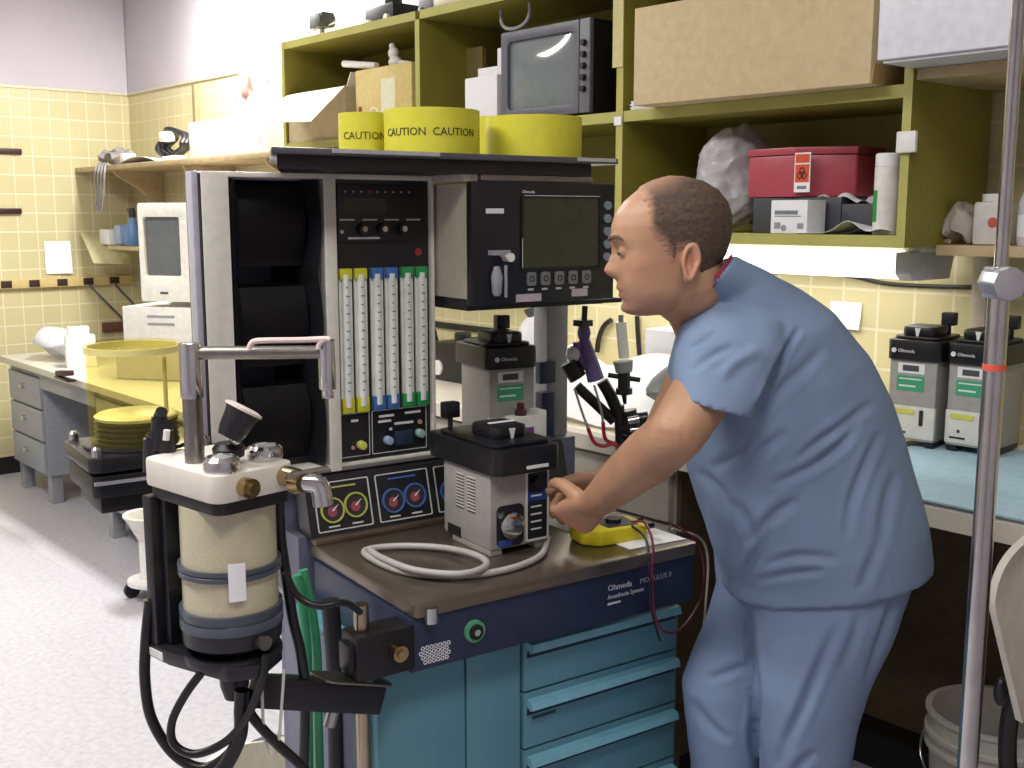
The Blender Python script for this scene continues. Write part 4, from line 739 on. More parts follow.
# black hose connectors at the back-left of the block
for px, py in ((152, 452), (166, 444), (160, 430)):
    q = P(px, py, d=1.66); b = MB(); b.cyl(q+Vector((0, 0, -.03)), q+Vector((0, 0, .022)), .015, .012); b.cyl(q+Vector((0, 0, .022)), q+Vector((.01, 0, .03)), .009); b.build('hose_connector', satin, t)
b = MB(); b.cyl(P(166, 440, d=1.64), P(167, 430, d=1.64), .005); b.build('white_peg', white, t)
# swing arm from the pole to the absorber
pl = MACH @ Vector((-.086, .03, .706)); ac = AB @ Vector((ct.x, ct.y, AZ-.31))
t = thing('swing_arm', 'black swing arm joining the pole clamp to the absorber canister', 'arm', tuple(pl+Vector((0, 0, -.03))), 0)
dv = (ac-pl); slope = dv.z/math.hypot(dv.x, dv.y); dv.z = 0; n_ = dv.normalized(); L_ = dv.length; AM = Matrix.Translation(pl) @ Matrix.Rotation(math.atan2(n_.y, n_.x), 4, 'Z') @ Matrix.Rotation(-math.atan(slope), 4, 'Y')
b = MB(AM); b.prism([(-.03, -.026), (L_*.45, -.022), (L_-.02, -.016), (L_-.02, .016), (L_*.45, .022), (-.03, .026)], 'z', -.032, .018); b.build('arm', satin, t, bev=.006)
b = MB(AM); b.prism(rrect(-.045, .10, -.034, .03, .02), 'z', .018, .022); b.build('cover_plate', steel, t, bev=.001)
b = MB(AM); b.lathe([(0, .02), (.016, .02), (.016, .026), (.01, .028), (0, .028)], (.0, 0, 0), 20); b.build('pivot_cap', chrome, t)
b = MB(AM); b.cyl((L_*.62, -.034, 0), (L_*.62, -.018, 0), .013); b.build('lock_screw', chrome, t)
b = MB(AM); b.cyl((.045, -.03, -.04), (.02, -.05, -.055), .007); b.cyl((.05, .0, -.06), (.05, .0, -.03), .01); b.build('lever', chrome, t)
# hoses
hz = mat('black_hose', (20, 18, 20), .35)
def hose(name, label, pts, r, m, cat='hose', n=12): b = MB(); b.tube(pts, r, n, 8); return tag(b.build(name, m), label, cat)
hose('breathing_hose', 'thick black hose making the large outer loop at lower left', [P(150, 600, d=1.62), P(146, 640, d=1.62), P(145, 680, d=1.62), P(152, 720, d=1.62), P(175, 755, d=1.62), P(205, 768, d=1.62), P(232, 750, d=1.62), P(242, 720, d=1.62), P(246, 690, d=1.62)], .0085, hz)
hose('breathing_hose', 'thinner black hose making the inner loop under the canister', [P(202, 672, d=1.55), P(185, 695, d=1.55), P(172, 722, d=1.55), P(174, 744, d=1.55), P(195, 754, d=1.55), P(225, 742, d=1.55), P(246, 718, d=1.54), P(262, 680, d=1.53), P(266, 655, d=1.53)], .0065, hz)
hose('breathing_hose', 'black hose crossing below the canister and running down to the right', [P(240, 690, d=1.6), P(252, 716, d=1.6), P(275, 742, d=1.6), P(300, 765, d=1.6), P(315, 785, d=1.6)], .008, hz)
hose('drain_hose', 'black hose hanging straight down from the drain valve', [P(242, 690, d=1.55), P(241, 710, d=1.55), P(240, 735, d=1.55), P(226, 765, d=1.55), P(205, 790, d=1.55)], .011, hz)
hose('corrugated_hose', 'black corrugated hose right of the beige canister', [P(279, 500, d=1.66), P(281, 540, d=1.66), P(286, 575, d=1.66), P(293, 620, d=1.66), P(301, 655, d=1.66), P(305, 700, d=1.68), P(303, 790, d=1.7)], .0085, mat('ribbed_black_hose', (24, 22, 26), .4))
hose('supply_cable', 'black cable curving from the canister side to the clamp', [P(285, 572, d=1.6), P(298, 596, d=1.6), P(318, 606, d=1.6), P(345, 603, d=1.62), P(360, 612, d=1.66)], .0055, hz)
gh = mat('green_hose', (62, 150, 108), .4)
hose('oxygen_hose', 'green hose hanging beside the machine, left one', [P(297, 575, d=1.83), P(303, 610, d=1.83), P(307, 650, d=1.83), P(308, 700, d=1.83), P(309, 800, d=1.83)], .0085, gh)
hose('oxygen_hose', 'green hose hanging beside the machine, right one', [P(303, 570, d=1.85), P(312, 612, d=1.85), P(317, 655, d=1.85), P(318, 700, d=1.85), P(320, 800, d=1.85)], .0085, gh)
hose('dark_hose', 'dark hose hanging between the green hoses and the pole', [P(330, 600, d=1.9), P(336, 680, d=1.9), P(337, 740, d=1.9), P(338, 810, d=1.9)], .017, mat('charcoal_hose', (34, 32, 36), .5))
hose('white_wire', 'thin white wire hanging in a narrow loop under the absorber', [P(262, 690, d=1.6), P(264, 730, d=1.6), P(270, 758, d=1.6), P(278, 745, d=1.6), P(282, 700, d=1.6), P(284, 670, d=1.6)], .0024, mat('white_wire', (220, 216, 206), .5), 'cable')
# white tub under the hoses
q = P(262, 775, z=.24); t = thing('white_tub', 'low white plastic tub on the floor below the hoses', 'tub', (q.x, q.y, 0)); b = MB(at(q.x, q.y, 0)); b.lathe([(0, .001), (.1, .001), (.125, .25), (.135, .255), (.135, .262), (.12, .262), (.098, .01), (0, .01)], n=40); b.build('tub', mat('milky_white_plastic', (222, 218, 204), .4), t)
b = MB(at(q.x, q.y, 0)); b.tube([(-.13, 0, .25), (-.10, .09, .27), (0, .135, .272), (.10, .09, .27), (.13, 0, .25)], .004); b.build('handle', chrome, t)
# ------------------------------------------------------------------ ventilator bellows
q = P(138, 443, d=2.05); BM = Matrix.Translation((q.x, q.y, 0)) @ Matrix.Rotation(R(83), 4, 'Z'); bzb = q.z; br = .0865
t = thing('ventilator_bellows', 'clear yellow bellows cylinder standing on a black base at the left', 'ventilator', (q.x, q.y, bzb-.11), R(83))
ht = P(138, 346, d=2.05).z-bzb
shell = mat('yellow_clear_plastic', (160, 152, 88), .08, see=.925, trans=(252, 249, 226), coat=.5, var=.02)
b = MB(BM); b.lathe([(br, bzb), (br, bzb+ht), (br-.004, bzb+ht+.006), (0, bzb+ht+.008), (0, bzb+ht+.004), (br-.006, bzb+ht+.001), (br-.0035, bzb+ht-.004), (br-.0035, bzb)], n=56); b.build('housing', shell, t)
b = MB(BM); b.lathe([(br-.006, bzb+ht-.010), (br+.0015, bzb+ht-.010), (br+.0015, bzb+ht+.002), (br-.006, bzb+ht+.002), (br-.006, bzb+ht-.010)], n=56); b.build('housing_rim', mat('pale_yellow_rim', (240, 232, 160), .2, see=.35), t)
b = MB(BM); pr = [(0, bzb+.002)]
for k in range(5): pr += [(br-.022, bzb+.004+k*.0095), (br-.009, bzb+.0088+k*.0095)]
pr += [(br-.022, bzb+.05), (0, bzb+.05)]
b.lathe(pr, n=44); b.build('bellows', mat('dark_green_rubber', (44, 42, 26), .5), t)
b = MB(BM); b.lathe([(0, bzb+.0502), (br-.012, bzb+.0502), (br-.01, bzb+.056), (br-.016, bzb+.06), (0, bzb+.062)], n=44); b.build('bellows_disc', mat('pale_yellow_disc', (236, 232, 190), .4, bump=.2, bs=80), t)
b = MB(BM); b.lathe([(.0, 0), (.006, 0), (.004, .03), (0, .03)], (0, 0, bzb+ht+.006)) if False else b.cyl((.045, -.04, bzb+.06), (.045, -.04, bzb+ht-.02), .004); b.build('guide_rod', mat('pale_rod', (236, 232, 200), .3), t)
b = MB(BM); b.prism(rrect(-.112, .14, -.10, .115, .02), 'z', bzb-.028, bzb-.0); b.lathe([(0, bzb-.001), (br+.012, bzb-.001), (br+.012, bzb+.006), (0, bzb+.006)], n=44); b.build('base_plate', satin, t, bev=.004)
b = MB(BM); b.prism(rrect(-.107, .14, -.096, .108, .015), 'z', bzb-.075, bzb-.034); b.box((-.09, -.07, bzb-.11), (.14, .09, bzb-.075)); b.box((.1, -.03, bzb-.1), (.40, .03, bzb-.06)); b.build('base_block', black, t, bev=.004)
b = MB(BM); b.box((-.105, -.1, bzb-.05), (.13, -.093, bzb-.044)); b.build('bright_strip', mat('bright_metal', (205, 205, 210)), t)
for x, y in ((-.095, -.083), (-.095, .095), (.1, -.085)): b = MB(BM); b.lathe([(0, bzb), (.01, bzb), (.01, bzb+.014), (.006, bzb+.018), (0, bzb+.018)], (x, y, 0), 14); b.build('thumb_screw', chrome, t)
# ------------------------------------------------------------------ white basin with caster behind the absorber
q = P(134, 515, d=4.2); t = thing('white_basin', 'low white plastic basin on small black wheels behind the black absorber frame', 'basin', (q.x+.04, q.y+.05, 0)); k = at(q.x+.04, q.y+.05, 0)
b = MB(k); zb_ = q.z; b.lathe([(0, zb_-.10), (.05, zb_-.10), (.09, zb_-.02), (.105, zb_), (.105, zb_+.006), (.088, zb_+.004), (.045, zb_-.09), (0, zb_-.09)], n=32); b.build('bowl', mat('milky_white_plastic', (222, 218, 204)), t)
b = MB(k); b.cyl((0, 0, .06), (0, 0, zb_-.1), .05); b.lathe([(0, .06), (.1, .06), (.1, .075), (0, .085)], n=24); b.build('stand', white, t)
for a in (0, 120, 240):
    x, y = .085*math.cos(R(a)), .085*math.sin(R(a)); b = MB(k); b.cyl((x-.01, y, .03), (x+.01, y, .03), .03); b.box((x-.006, y-.006, .03), (x+.006, y+.006, .065)); b.build('caster', rubber, t)
# ------------------------------------------------------------------ grey metal desk, computer
DZ, DY = .74, 1.80; dm = mat('desk_grey', (146, 150, 156), .45, .1)
t = thing('metal_desk', 'grey steel office desk with pale top against the tiled corner at far left', 'desk', (-5.3, 2.2, 0))
b = MB(); b.box((-6.36, DY, DZ-.035), (-4.03, YW-.02, DZ)); b.build('desktop', mat('pale_desktop', (196, 192, 180), .35), t, bev=.006)
def pedestal(x0, x1, n):
    b = MB(); b.box((x0, DY+.05, .15), (x1, YW-.1, DZ-.036)); pd = b.build('pedestal', dm, t, bev=.004)
    hh = (DZ-.06-.165)/n
    for k in range(n):
        z = .165+k*hh; b = MB(); b.box((x0+.015, DY+.032, z), (x1-.015, DY+.05, z+hh-.012)); b.build('drawer', dm, pd, bev=.003)
        b = MB(); b.cyl(((x0+x1)/2, DY+.012, z+hh*.55), ((x0+x1)/2, DY+.032, z+hh*.55), .014); b.build('knob', chrome, pd)
    for x in (x0+.04, x1-.04):
        for y in (DY+.09, YW-.15):
            b = MB(); b.box((x-.03, y-.03, 0), (x+.03, y+.03, .152)); b.build('leg', mat('leg_steel', (170, 172, 176), .3, .5), t, bev=.003)
pedestal(-6.33, -5.80, 3); pedestal(-5.05, -4.06, 2)
b = MB(); b.box((-5.8, YW-.16, .2), (-5.05, YW-.14, DZ-.036)); b.build('modesty_panel', dgrey, t); b = MB(); b.box((-5.8, DY+.03, DZ-.12), (-5.05, DY+.045, DZ-.036)); b.build('pencil_drawer', dm, t, bev=.003)
# computer and monitor
CQ = P(138, 300, d=5.1); CM = Matrix.Translation((CQ.x, CQ.y, 0)) @ Matrix.Rotation(YAW-R(14), 4, 'Z')      # computer frame: x to the right along its front
def cx_(px, py): # distance along the front for a picture column
    r, f = ray(px, py); o = CM.inverted() @ CAM; q = CM.to_3x3().inverted() @ r; return o+q*(-o.y/q.y)
x0 = cx_(123, 325).x; x1 = x0+.44; zc_ = cx_(150, 307).z; zb_ = cx_(150, 347).z-.01
t = thing('desktop_computer', 'flat beige desktop computer lying under the picture-tube monitor', 'computer', tuple(CM @ Vector(((x0+x1)/2, .2, zb_))))
bg = mat('computer_beige', (224, 220, 212), .5)
def cb(): return MB(CM)
b = cb(); b.box((x0, .012, zb_), (x1, .40, zc_)); b.build('case', bg, t, bev=.004); b = cb(); b.box((x0, 0, zb_), (x1, .012, zc_)); fr = b.build('front_panel', bg, t, bev=.004)
for zz in (.05, .085):
    b = cb(); b.box((x0+.13, -.002, zc_-zz), (x0+.27, .001, zc_-zz+.012)); b.build('drive_slot', grey, fr)
b = cb(); b.box((x0-.03, -.03, DZ+.001), (x1+.03, .43, zb_-.001)); tag(b.build('printer', mat('beige_box_grey', (206, 202, 192), .5), bev=.01), 'beige box-shaped printer under the desktop computer, behind the yellow bellows', 'printer')
mx_0 = cx_(139, 250).x; mz0_ = zc_+.001; mz1_ = cx_(165, 203).z; mw = .33; yp = 0.02
t = thing('computer_monitor', 'cream picture-tube computer monitor with a grey screen on the desktop computer', 'monitor', tuple(CM @ Vector((mx_0+mw/2, .2, mz0_))))
sxa, sxb = cx_(144, 250).x, cx_(180, 250).x; sza, szb = cx_(162, 276).z, cx_(162, 217).z
b = cb(); b.frame(rrect(mx_0, mx_0+mw, mz0_+.025, mz1_, .012), rrect(sxa, sxb, sza, szb, .01), 'y', yp-.02, yp+.012); bz = b.build('bezel', mat('monitor_cream', (236, 232, 222), .45), t, bev=.003)
b = cb(); b.sheet(lambda u, v: Vector((sxa-.003+(sxb-sxa+.006)*u, yp+.004-.01*(1-(2*u-1)**2)*(1-(2*v-1)**2), sza-.003+(szb-sza+.006)*v)), 10, 10); b.build('screen', mat('grey_crt', (104, 108, 108), .15, coat=.5), t, thick=.003)
b = cb(); b.loft([[(mx_0+a, y, mz0_+.025+c) for a, c in ((e, e), (mw-e, e), (mw-e, mz1_-mz0_-.025-e), (e, mz1_-mz0_-.025-e))] for y, e in ((yp+.012, .004), (yp+.10, .02), (yp+.34, .08))]); b.build('back_shell', mat('monitor_cream', ()), t, bev=.003)
b = cb(); b.lathe([(0, 0), (.11, 0), (.1, .012), (.05, .03), (0, .05)], (mx_0+mw/2, yp+.15, mz0_), 28); b.build('foot', mat('monitor_cream', ()), t)
b = cb(); b.box((mx_0+.10, yp-.022, mz0_+.06), (mx_0+.14, yp-.019, mz0_+.07)); b.build('badge', dgrey, bz)
# desk clutter
q = P(56, 358, y=1.98); t = thing('plastic_wrap', 'heap of crumpled clear plastic wrap on the grey desk', 'plastic wrap', (q.x, 2.0, DZ)); b = MB(); b.ball((q.x, 2.02, DZ+.06), .2, .12, .06, 26, 16); crumple(b.bm, 2, .06, 9); mz = min(v.co.z for v in b.bm.verts)
for v in b.bm.verts: v.co.z += DZ+.0005-mz
b.build('film', bagm, t)
q = P(80, 352, y=1.98); b = MB(Matrix.Translation((q.x, 1.98, DZ+.0005)) @ Matrix.Rotation(R(-12), 4, 'Z')); b.box((-.02, -.07, 0), (.05, .07, .16)); b.box((-.055, -.05, .08), (.0, .05, .2)) ; tag(b.build('white_carton', paper, bev=.004), 'white carton leaning beside the yellow bellows on the grey desk', 'box')
q = P(65, 378, z=DZ+.01); t = thing('stapler', 'small dark stapler near the desk\'s front edge', 'stapler', (q.x, q.y, DZ)); b = MB(at(q.x, q.y, DZ+.0005)); b.box((-.09, -.02, 0), (.09, .02, .012)); b.build('base', satin, t, bev=.003); b = MB(at(q.x, q.y, DZ+.0005) @ Matrix.Rotation(R(-6), 4, 'Y')); b.box((-.085, -.016, .02), (.085, .016, .045)); b.build('arm', mat('maroon_black', (60, 30, 34)), t, bev=.005); b = MB(at(q.x, q.y, DZ)); b.cyl((-.08, -.014, .022), (-.08, .014, .022), .012); b.build('hinge', chrome, t)
q = P(112, 327, x=XW+.01); b = MB(); b.box((XW+.001, q.y-.06, q.z-.03), (XW+.02, q.y+.12, q.z+.03)); tag(b.build('wall_socket_plate', mat('brown_plate', (110, 70, 60), .5), bev=.004), 'brown rectangular socket plate on the left tiled wall below the outlet strip', 'socket')
# ------------------------------------------------------------------ left wall fittings
def lw(px, py): return P(px, py, x=XW+.004)
a, c = lw(-40, 286), lw(118, 282); t = thing('outlet_strip', 'beige outlet strip running along the left tiled wall', 'outlet strip', (XW, (a.y+c.y)/2, a.z-.03)); b = MB(); b.box((XW+.001, a.y, a.z-.026), (XW+.03, 2.7, a.z+.026)); b.build('channel', mat('beige_channel', (200, 178, 120), .5), t, bev=.003)
for px in (5, 33, 61, 87, 113):
    q = lw(px, 284); b = MB(); b.box((XW+.029, q.y-.03, a.z-.02), (XW+.034, q.y+.03, a.z+.02)); b.build('outlet', mat('brown_black_outlet', (48, 28, 26), .5), t, bev=.002)
hose('power_cord', 'grey power cord from the outlet strip down to the computer, left one', [lw(87, 284)+Vector((.035, 0, 0)), P(100, 296, x=XW+.08), P(112, 308, x=XW+.12), P(124, 322, x=XW+.16), P(130, 345, x=XW+.2)], .007, dgrey, 'cable')
hose('power_cord', 'dark power cord from the outlet strip down to the computer, right one', [lw(113, 284)+Vector((.035, 0, 0)), P(124, 294, x=XW+.06), P(134, 305, x=XW+.1), P(142, 325, x=XW+.12)], .007, dgrey, 'cable')
for py, lab in ((150, 'upper'), (211, 'lower')):
    a, c = lw(-25, py), lw(21, py); b = MB(); b.box((XW+.001, a.y, a.z-.016), (XW+.02, c.y, a.z+.016)); tag(b.build('wall_bar', mat('dark_maroon_bar', (52, 18, 18), .4), bev=.003), '%s of two short dark maroon bars on the tiles at the left picture edge' % lab, 'bar')
a, c = lw(46, 274), lw(70, 241); b = MB(); b.sheet(lambda u, v: Vector((XW+.006+.014*(1-v)*u, a.y+(c.y-a.y)*u, a.z+(c.z-a.z)*v)), 6, 6); tag(b.build('wall_notice', paper, thick=.001), 'white paper notice hanging on the left tiled wall above the outlet strip', 'paper')
# curled sheet
q = P(92, 248, y=2.44); b = MB(); b.sheet(lambda u, v: Vector((q.x-.24+.36*u+.03*v, 2.40+.22*v, q.z-.16+.30*math.sin(PI*(.5-.42*u))*(1-.15*v))), 18, 8); tag(b.build('curled_sheet', mat('yellowed_paper', (214, 206, 160), .7), thick=.0012), 'large curled yellowed sheet drooping off the small shelf left of the computer monitor', 'paper')
# ------------------------------------------------------------------ shelves in the far corner
WZ = 1.775
t = thing('wall_shelf', 'long pale wooden wall shelf in the far corner loaded with boxes', 'shelf', (-5.4, YW, WZ-.03)); b = MB(); b.box((XW+.002, 2.395, WZ-.026), (TX[0]-.01, YW-.002, WZ)); b.build('board', wood, t, bev=.003)
for x in (-6.25, -5.35, -4.5):
    b = MB(); b.prism([(2.45, WZ-.026), (2.46, WZ-.05), (2.58, WZ-.12), (YW-.002, WZ-.25), (YW-.002, WZ-.026)], 'x', x-.012, x+.012); b.build('bracket', wood, t)
SZ = P(118, 246, y=2.45).z
t = thing('wall_shelf', 'small wooden wall shelf behind the cream computer monitor', 'shelf', (-5.6, YW, SZ-.03)); b = MB(); b.box((P(107, 246, y=2.45).x, 2.45, SZ-.022), (-4.9, YW-.002, SZ)); b.build('board', wood, t, bev=.003)
b = MB(); b.prism([(2.5, SZ-.022), (YW-.002, SZ-.022), (YW-.002, SZ-.16)], 'x', -5.45, -5.43); b.build('bracket', wood, t)
def item(px, y, z, w_, d_, h_, name, label, cat, m, bev=.004, sh=0, rz=0):
    q = P(px, 200, y=y); b = MB(Matrix.Translation((q.x, y, z+.0006)) @ Matrix.Rotation(rz, 4, 'Z')); b.box((-w_/2, -d_/2, 0), (w_/2, d_/2, h_)); return tag(b.build(name, m, bev=bev), label, cat)
item(112, 2.55, SZ, .16, .12, .09, 'white_packet', 'white packet on the small shelf behind the computer monitor, left', 'packet', paper, .012)
item(123, 2.54, SZ, .10, .1, .12, 'pale_blue_packet', 'pale blue packet in the middle of the small shelf', 'packet', mat('pale_blue_wrap', (160, 180, 214), .4), .02)
q = P(133, 230, y=2.54); t = thing('blue_bottle', 'blue plastic bottle on the small shelf touching the monitor\'s left edge', 'bottle', (q.x, 2.54, SZ)); b = MB(at(q.x, 2.54, SZ+.0006)); b.lathe([(0, 0), (.045, 0), (.048, .02), (.046, .1), (.02, .14), (.018, .16), (0, .16)]); b.build('body', mat('bright_blue_plastic', (104, 144, 196), .35), t); b = MB(at(q.x, 2.54, SZ)); b.cyl((0, 0, .16), (0, 0, .2), .02); b.box((-.05, -.01, .19), (.02, .01, .215)); b.build('sprayer', mat('dark_sprayer', (60, 56, 60)), t, bev=.003)
# clutter on the long shelf
def heap(px, y, z, rx, ry, rz_, seed, m, name, label, cat, amp=.06, sc_=12):
    q = P(px, 160, y=y); b = MB(); b.ball((q.x, y, z+rz_), rx, ry, rz_, 26, 16); crumple(b.bm, seed, amp, sc_); mz = min(v.co.z for v in b.bm.verts)
    for v in b.bm.verts: v.co.z += z+.0006-mz
    return tag(b.build(name, m), label, cat)
heap(117, 2.55, WZ, .15, .09, .035, 4, mat('grey_tangle', (150, 146, 146), .5, bump=.4), 'cable_bundle', 'tangled grey cable bundle at the left end of the long wall shelf', 'cables', .05, 20)
q = P(97, 178, y=2.39); b = MB()
for k in range(4): b.tube([P(99+k*3, 163, y=2.45), P(96+k*3, 168, y=2.37), P(95+k*3, 180+k*3, y=2.37), P(97+k*2, 196+k*2, y=2.375), P(95+k*2, 207+k*2, y=2.375)], .006, 7)
tag(b.build('hanging_cable', mat('grey_tangle', ())), 'strand of grey cables hanging off the left end of the long wall shelf', 'cables')
item(130, 2.46, WZ, .07, .07, .06, 'small_white_block', 'small white block on the long shelf beside the grey cables', 'block', white, .01)
b = MB(); q = P(150, 158, y=2.5); b.sheet(lambda u, v: Vector((q.x-.2+.5*u, 2.40+.18*v, WZ+.003+.03*math.sin(PI*u)*(1-v*.5))), 12, 6); tag(b.build('paper_sheets', paper, thick=.002), 'loose white papers bowed up on the long shelf left of the black coil', 'paper')
q = P(175, 152, y=2.52); t = thing('black_coil', 'coiled black cable standing on the long wall shelf', 'cable', (q.x, 2.52, WZ)); b = MB()
for k in range(3): b.tube([(q.x+.01*k+(.13-.012*k)*math.cos(a*PI/10), 2.52+.02*k-.02+.02*math.sin(a), WZ+.105+(.075-.008*k)*math.sin(a*PI/10)) for a in range(20)], .014, 8, 3, True)
mz = min(v.co.z for v in b.bm.verts)
for v in b.bm.verts: v.co.z += WZ+.0006-mz
b.build('coil', hz, t); b = MB(); b.box((q.x-.02, 2.44, WZ+.1), (q.x+.06, 2.5, WZ+.15)); b.build('white_plug', white, t, bev=.01)
item(176, 2.44, WZ, .16, .06, .02, 'white_box', 'thin white pad lying in front of the black coil', 'pad', paper)
# white boxes and open cardboard box
x0 = P(189, 140, y=2.41).x; x1 = P(226, 140, y=2.41).x; x2_ = P(268, 140, y=2.41).x; zt1 = P(210, 120, y=2.41).z; zt2 = P(246, 123, y=2.41).z
for (xa, xb, z1_, lab) in ((x0, x1-.004, zt1, 'left of two large white boxes on the long wall shelf'), (x1, x2_, zt2, 'right of two large white boxes on the long wall shelf, with faint print')):
    t = thing('white_carton', lab, 'box', ((xa+xb)/2, 2.55, WZ)); b = MB(); b.box((xa, 2.41, WZ+.0006), (xb, 2.68, z1_)); b.build('carton', paper, t, bev=.004)
    b = MB(); b.box((xb-.09, 2.4085, z1_-.13), (xb-.04, 2.411, z1_-.05)); b.build('print', mat('faint_print', (208, 208, 212)), t)
b = MB(); q = P(194, 90, y=2.72); b.box((q.x-.012, 2.712, zt1+.05), (q.x+.02, YW-.001, q.z+.03)); tag(b.build('wood_batten', mat('olive_batten', (140, 128, 92), .6)), 'short upright batten on the tiled wall above the left white box', 'batten')
# open cardboard box in the left shelving bay: its front flap folds out and down over the edge
zo = ZS[1]+.001; h0, h1 = P(288, 94, y=2.362), P(345, 87, y=2.362); zt_ = (h0.z+h1.z)/2; xa, xb = h0.x, h1.x; yb = 2.66
t = thing('open_cardboard_box', 'open cardboard box with a bright flap folded out over the green shelf edge', 'box', ((xa+xb)/2, 2.5, zo))
b = MB()
for a_, c__ in (((xa, 2.362, zo), (xb, 2.368, zt_)), ((xa, yb-.006, zo), (xb, yb, zt_)), ((xa, 2.368, zo), (xa+.006, yb-.006, zt_)), ((xb-.006, 2.368, zo), (xb, yb-.006, zt_)), ((xa+.006, 2.368, zo), (xb-.006, yb-.006, zo+.006))): b.box(a_, c__)
b.build('carton', mat('pale_cardboard', (206, 190, 150), .85), t)
e0, e1 = P(257, 122, y=2.12), P(311, 121, y=2.12); b = MB(); b.sheet(lambda u, v: Vector((xa, 2.36, zt_)).lerp(Vector((xb, 2.36, zt_)), u).lerp(e0.lerp(e1, u), v), 2, 2); b.build('front_flap', mat('bright_cardboard', (236, 226, 200), .8), t, thick=.004)
b = MB(); b.sheet(lambda u, v: Vector((xb-.003+.03*v, 2.37+(yb-2.375)*u, zt_+.05*v)), 2, 2); b.build('side_flap', mat('bright_cardboard', ()), t, thick=.004)
# transparent bag with odds and ends on the white boxes
zb2 = zt2+.0006; q = P(262, 90, y=2.52); t = thing('plastic_bag', 'tall clear plastic bag holding brown and pale odds and ends on the white box', 'bag', (q.x, 2.55, zb2))
hq = P(262, 53, y=2.52).z-zb2; b = MB(); b.loft([[(q.x+sx_*wx*(1-.15*k/8)+.01*math.sin(k*3+sx_), 2.55+sy_*.07*(1-.6*k/8), zb2+hq*k/8) for sx_, sy_ in ((-1, -1), (-.3, -1.1), (.4, -1), (1, -.9), (1, .9), (.3, 1.1), (-.4, 1), (-1, 1))] for k, wx in zip(range(9), (.2, .22, .21, .22, .2, .22, .21, .22, .23))]); b.build('film', mat('thin_clear_film', (226, 226, 232), .25, see=.6, bump=.3, bs=30), t)
b = MB(); b.ball((q.x-.09, 2.53, zb2+hq*.55), .07, .045, .06, 16, 10); crumple(b.bm, 6, .05, 15); b.build('brown_lump', mat('brown_wrap', (150, 112, 100), .6), t)
b = MB(); b.ball((q.x-.06, 2.55, zb2+.06), .10, .05, .055, 16, 10); b.ball((q.x+.08, 2.55, zb2+.09), .07, .05, .085, 16, 10); crumple(b.bm, 9, .06, 12); mz = min(v.co.z for v in b.bm.verts)
for v in b.bm.verts: v.co.z += max(0, zb2+.003-mz)
b.build('pale_lumps', mat('pale_wrap', (216, 210, 196), .6), t)
# ------------------------------------------------------------------ foreground right: pole, chair, bucket
q = P(1000, 282, d=1.4); t = thing('steel_pole', 'slim polished steel drip pole with a round clamp, standing at right', 'pole', (q.x, q.y, 0))
pm = mat('pole_chrome', (190, 188, 186), .18, 1); k = at(q.x, q.y, 0)
b = MB(k); b.cyl((0, 0, .05), (0, 0, 1.42), .0135, n=24); b.build('lower_tube', pm, t); b = MB(k); b.cyl((0, 0, 1.41), (0, 0, 2.05), .0085, n=20); b.tube([(0, 0, 2.05), (.02, 0, 2.12), (.08, 0, 2.13), (.1, 0, 2.09)], .005); b.tube([(0, 0, 2.05), (-.02, 0, 2.12), (-.08, 0, 2.13), (-.1, 0, 2.09)], .005); b.build('upper_rod', pm, t)
b = MB(k @ Matrix.Rotation(YAW, 4, 'Z')); b.cyl((0, -.03, 1.415), (0, .02, 1.415), .022, n=8); b.box((-.016, -.016, 1.395), (.016, .016, 1.435)); b.build('clamp', mat('clamp_alloy', (186, 186, 190), .35, .8), t, bev=.003)
b = MB(k); b.lathe([(.0133, 0), (.0146, .0), (.0146, .008), (.0133, .008), (.0133, 0)], (0, 0, P(992, 367, d=1.4).z-.004), 20); b.build('red_band', mat('orange_red_band', (226, 90, 70), .5), t)
for a in range(5):
    an = a*2*PI/5+.4; b = MB(k); b.tube([(0, 0, .09), (.12*math.cos(an), .12*math.sin(an), .085), (.27*math.cos(an), .27*math.sin(an), .06)], [.014, .009], 10); lg = b.build('leg', pm, t); b = MB(k); x, y = .27*math.cos(an), .27*math.sin(an); b.cyl((x-.011, y, .026), (x+.011, y, .026), .026); b.box((x-.005, y-.005, .03), (x+.005, y+.005, .06)); b.build('caster', rubber, lg)
b = MB(k); b.cyl((0, 0, .05), (0, 0, .12), .025); b.build('hub', pm, t, bev=.003)
q = P(994, 712, z=.36); t = thing('white_bucket', 'ribbed white plastic bucket on the floor behind the steel pole', 'bucket', (q.x, q.y, 0)); k = at(q.x, q.y+.0, 0); wp_ = mat('bucket_white', (206, 202, 194), .4)
b = MB(k); b.lathe([(0, .001), (.118, .001), (.138, .27), (.148, .272), (.148, .282), (.139, .284), (.14, .302), (.149, .304), (.149, .314), (.141, .316), (.143, .352), (.149, .354), (.149, .362), (.135, .362), (.112, .012), (0, .012)], n=56); b.build('pail', wp_, t, sharp=30)
b = MB(k @ Matrix.Rotation(.5, 4, 'Z')); b.tube([(-.148, 0, .31), (-.152, -.04, .24), (-.09, -.155, .17), (0, -.17, .15), (.09, -.155, .17), (.152, -.04, .24), (.148, 0, .31)], .003); b.build('handle', chrome, t)
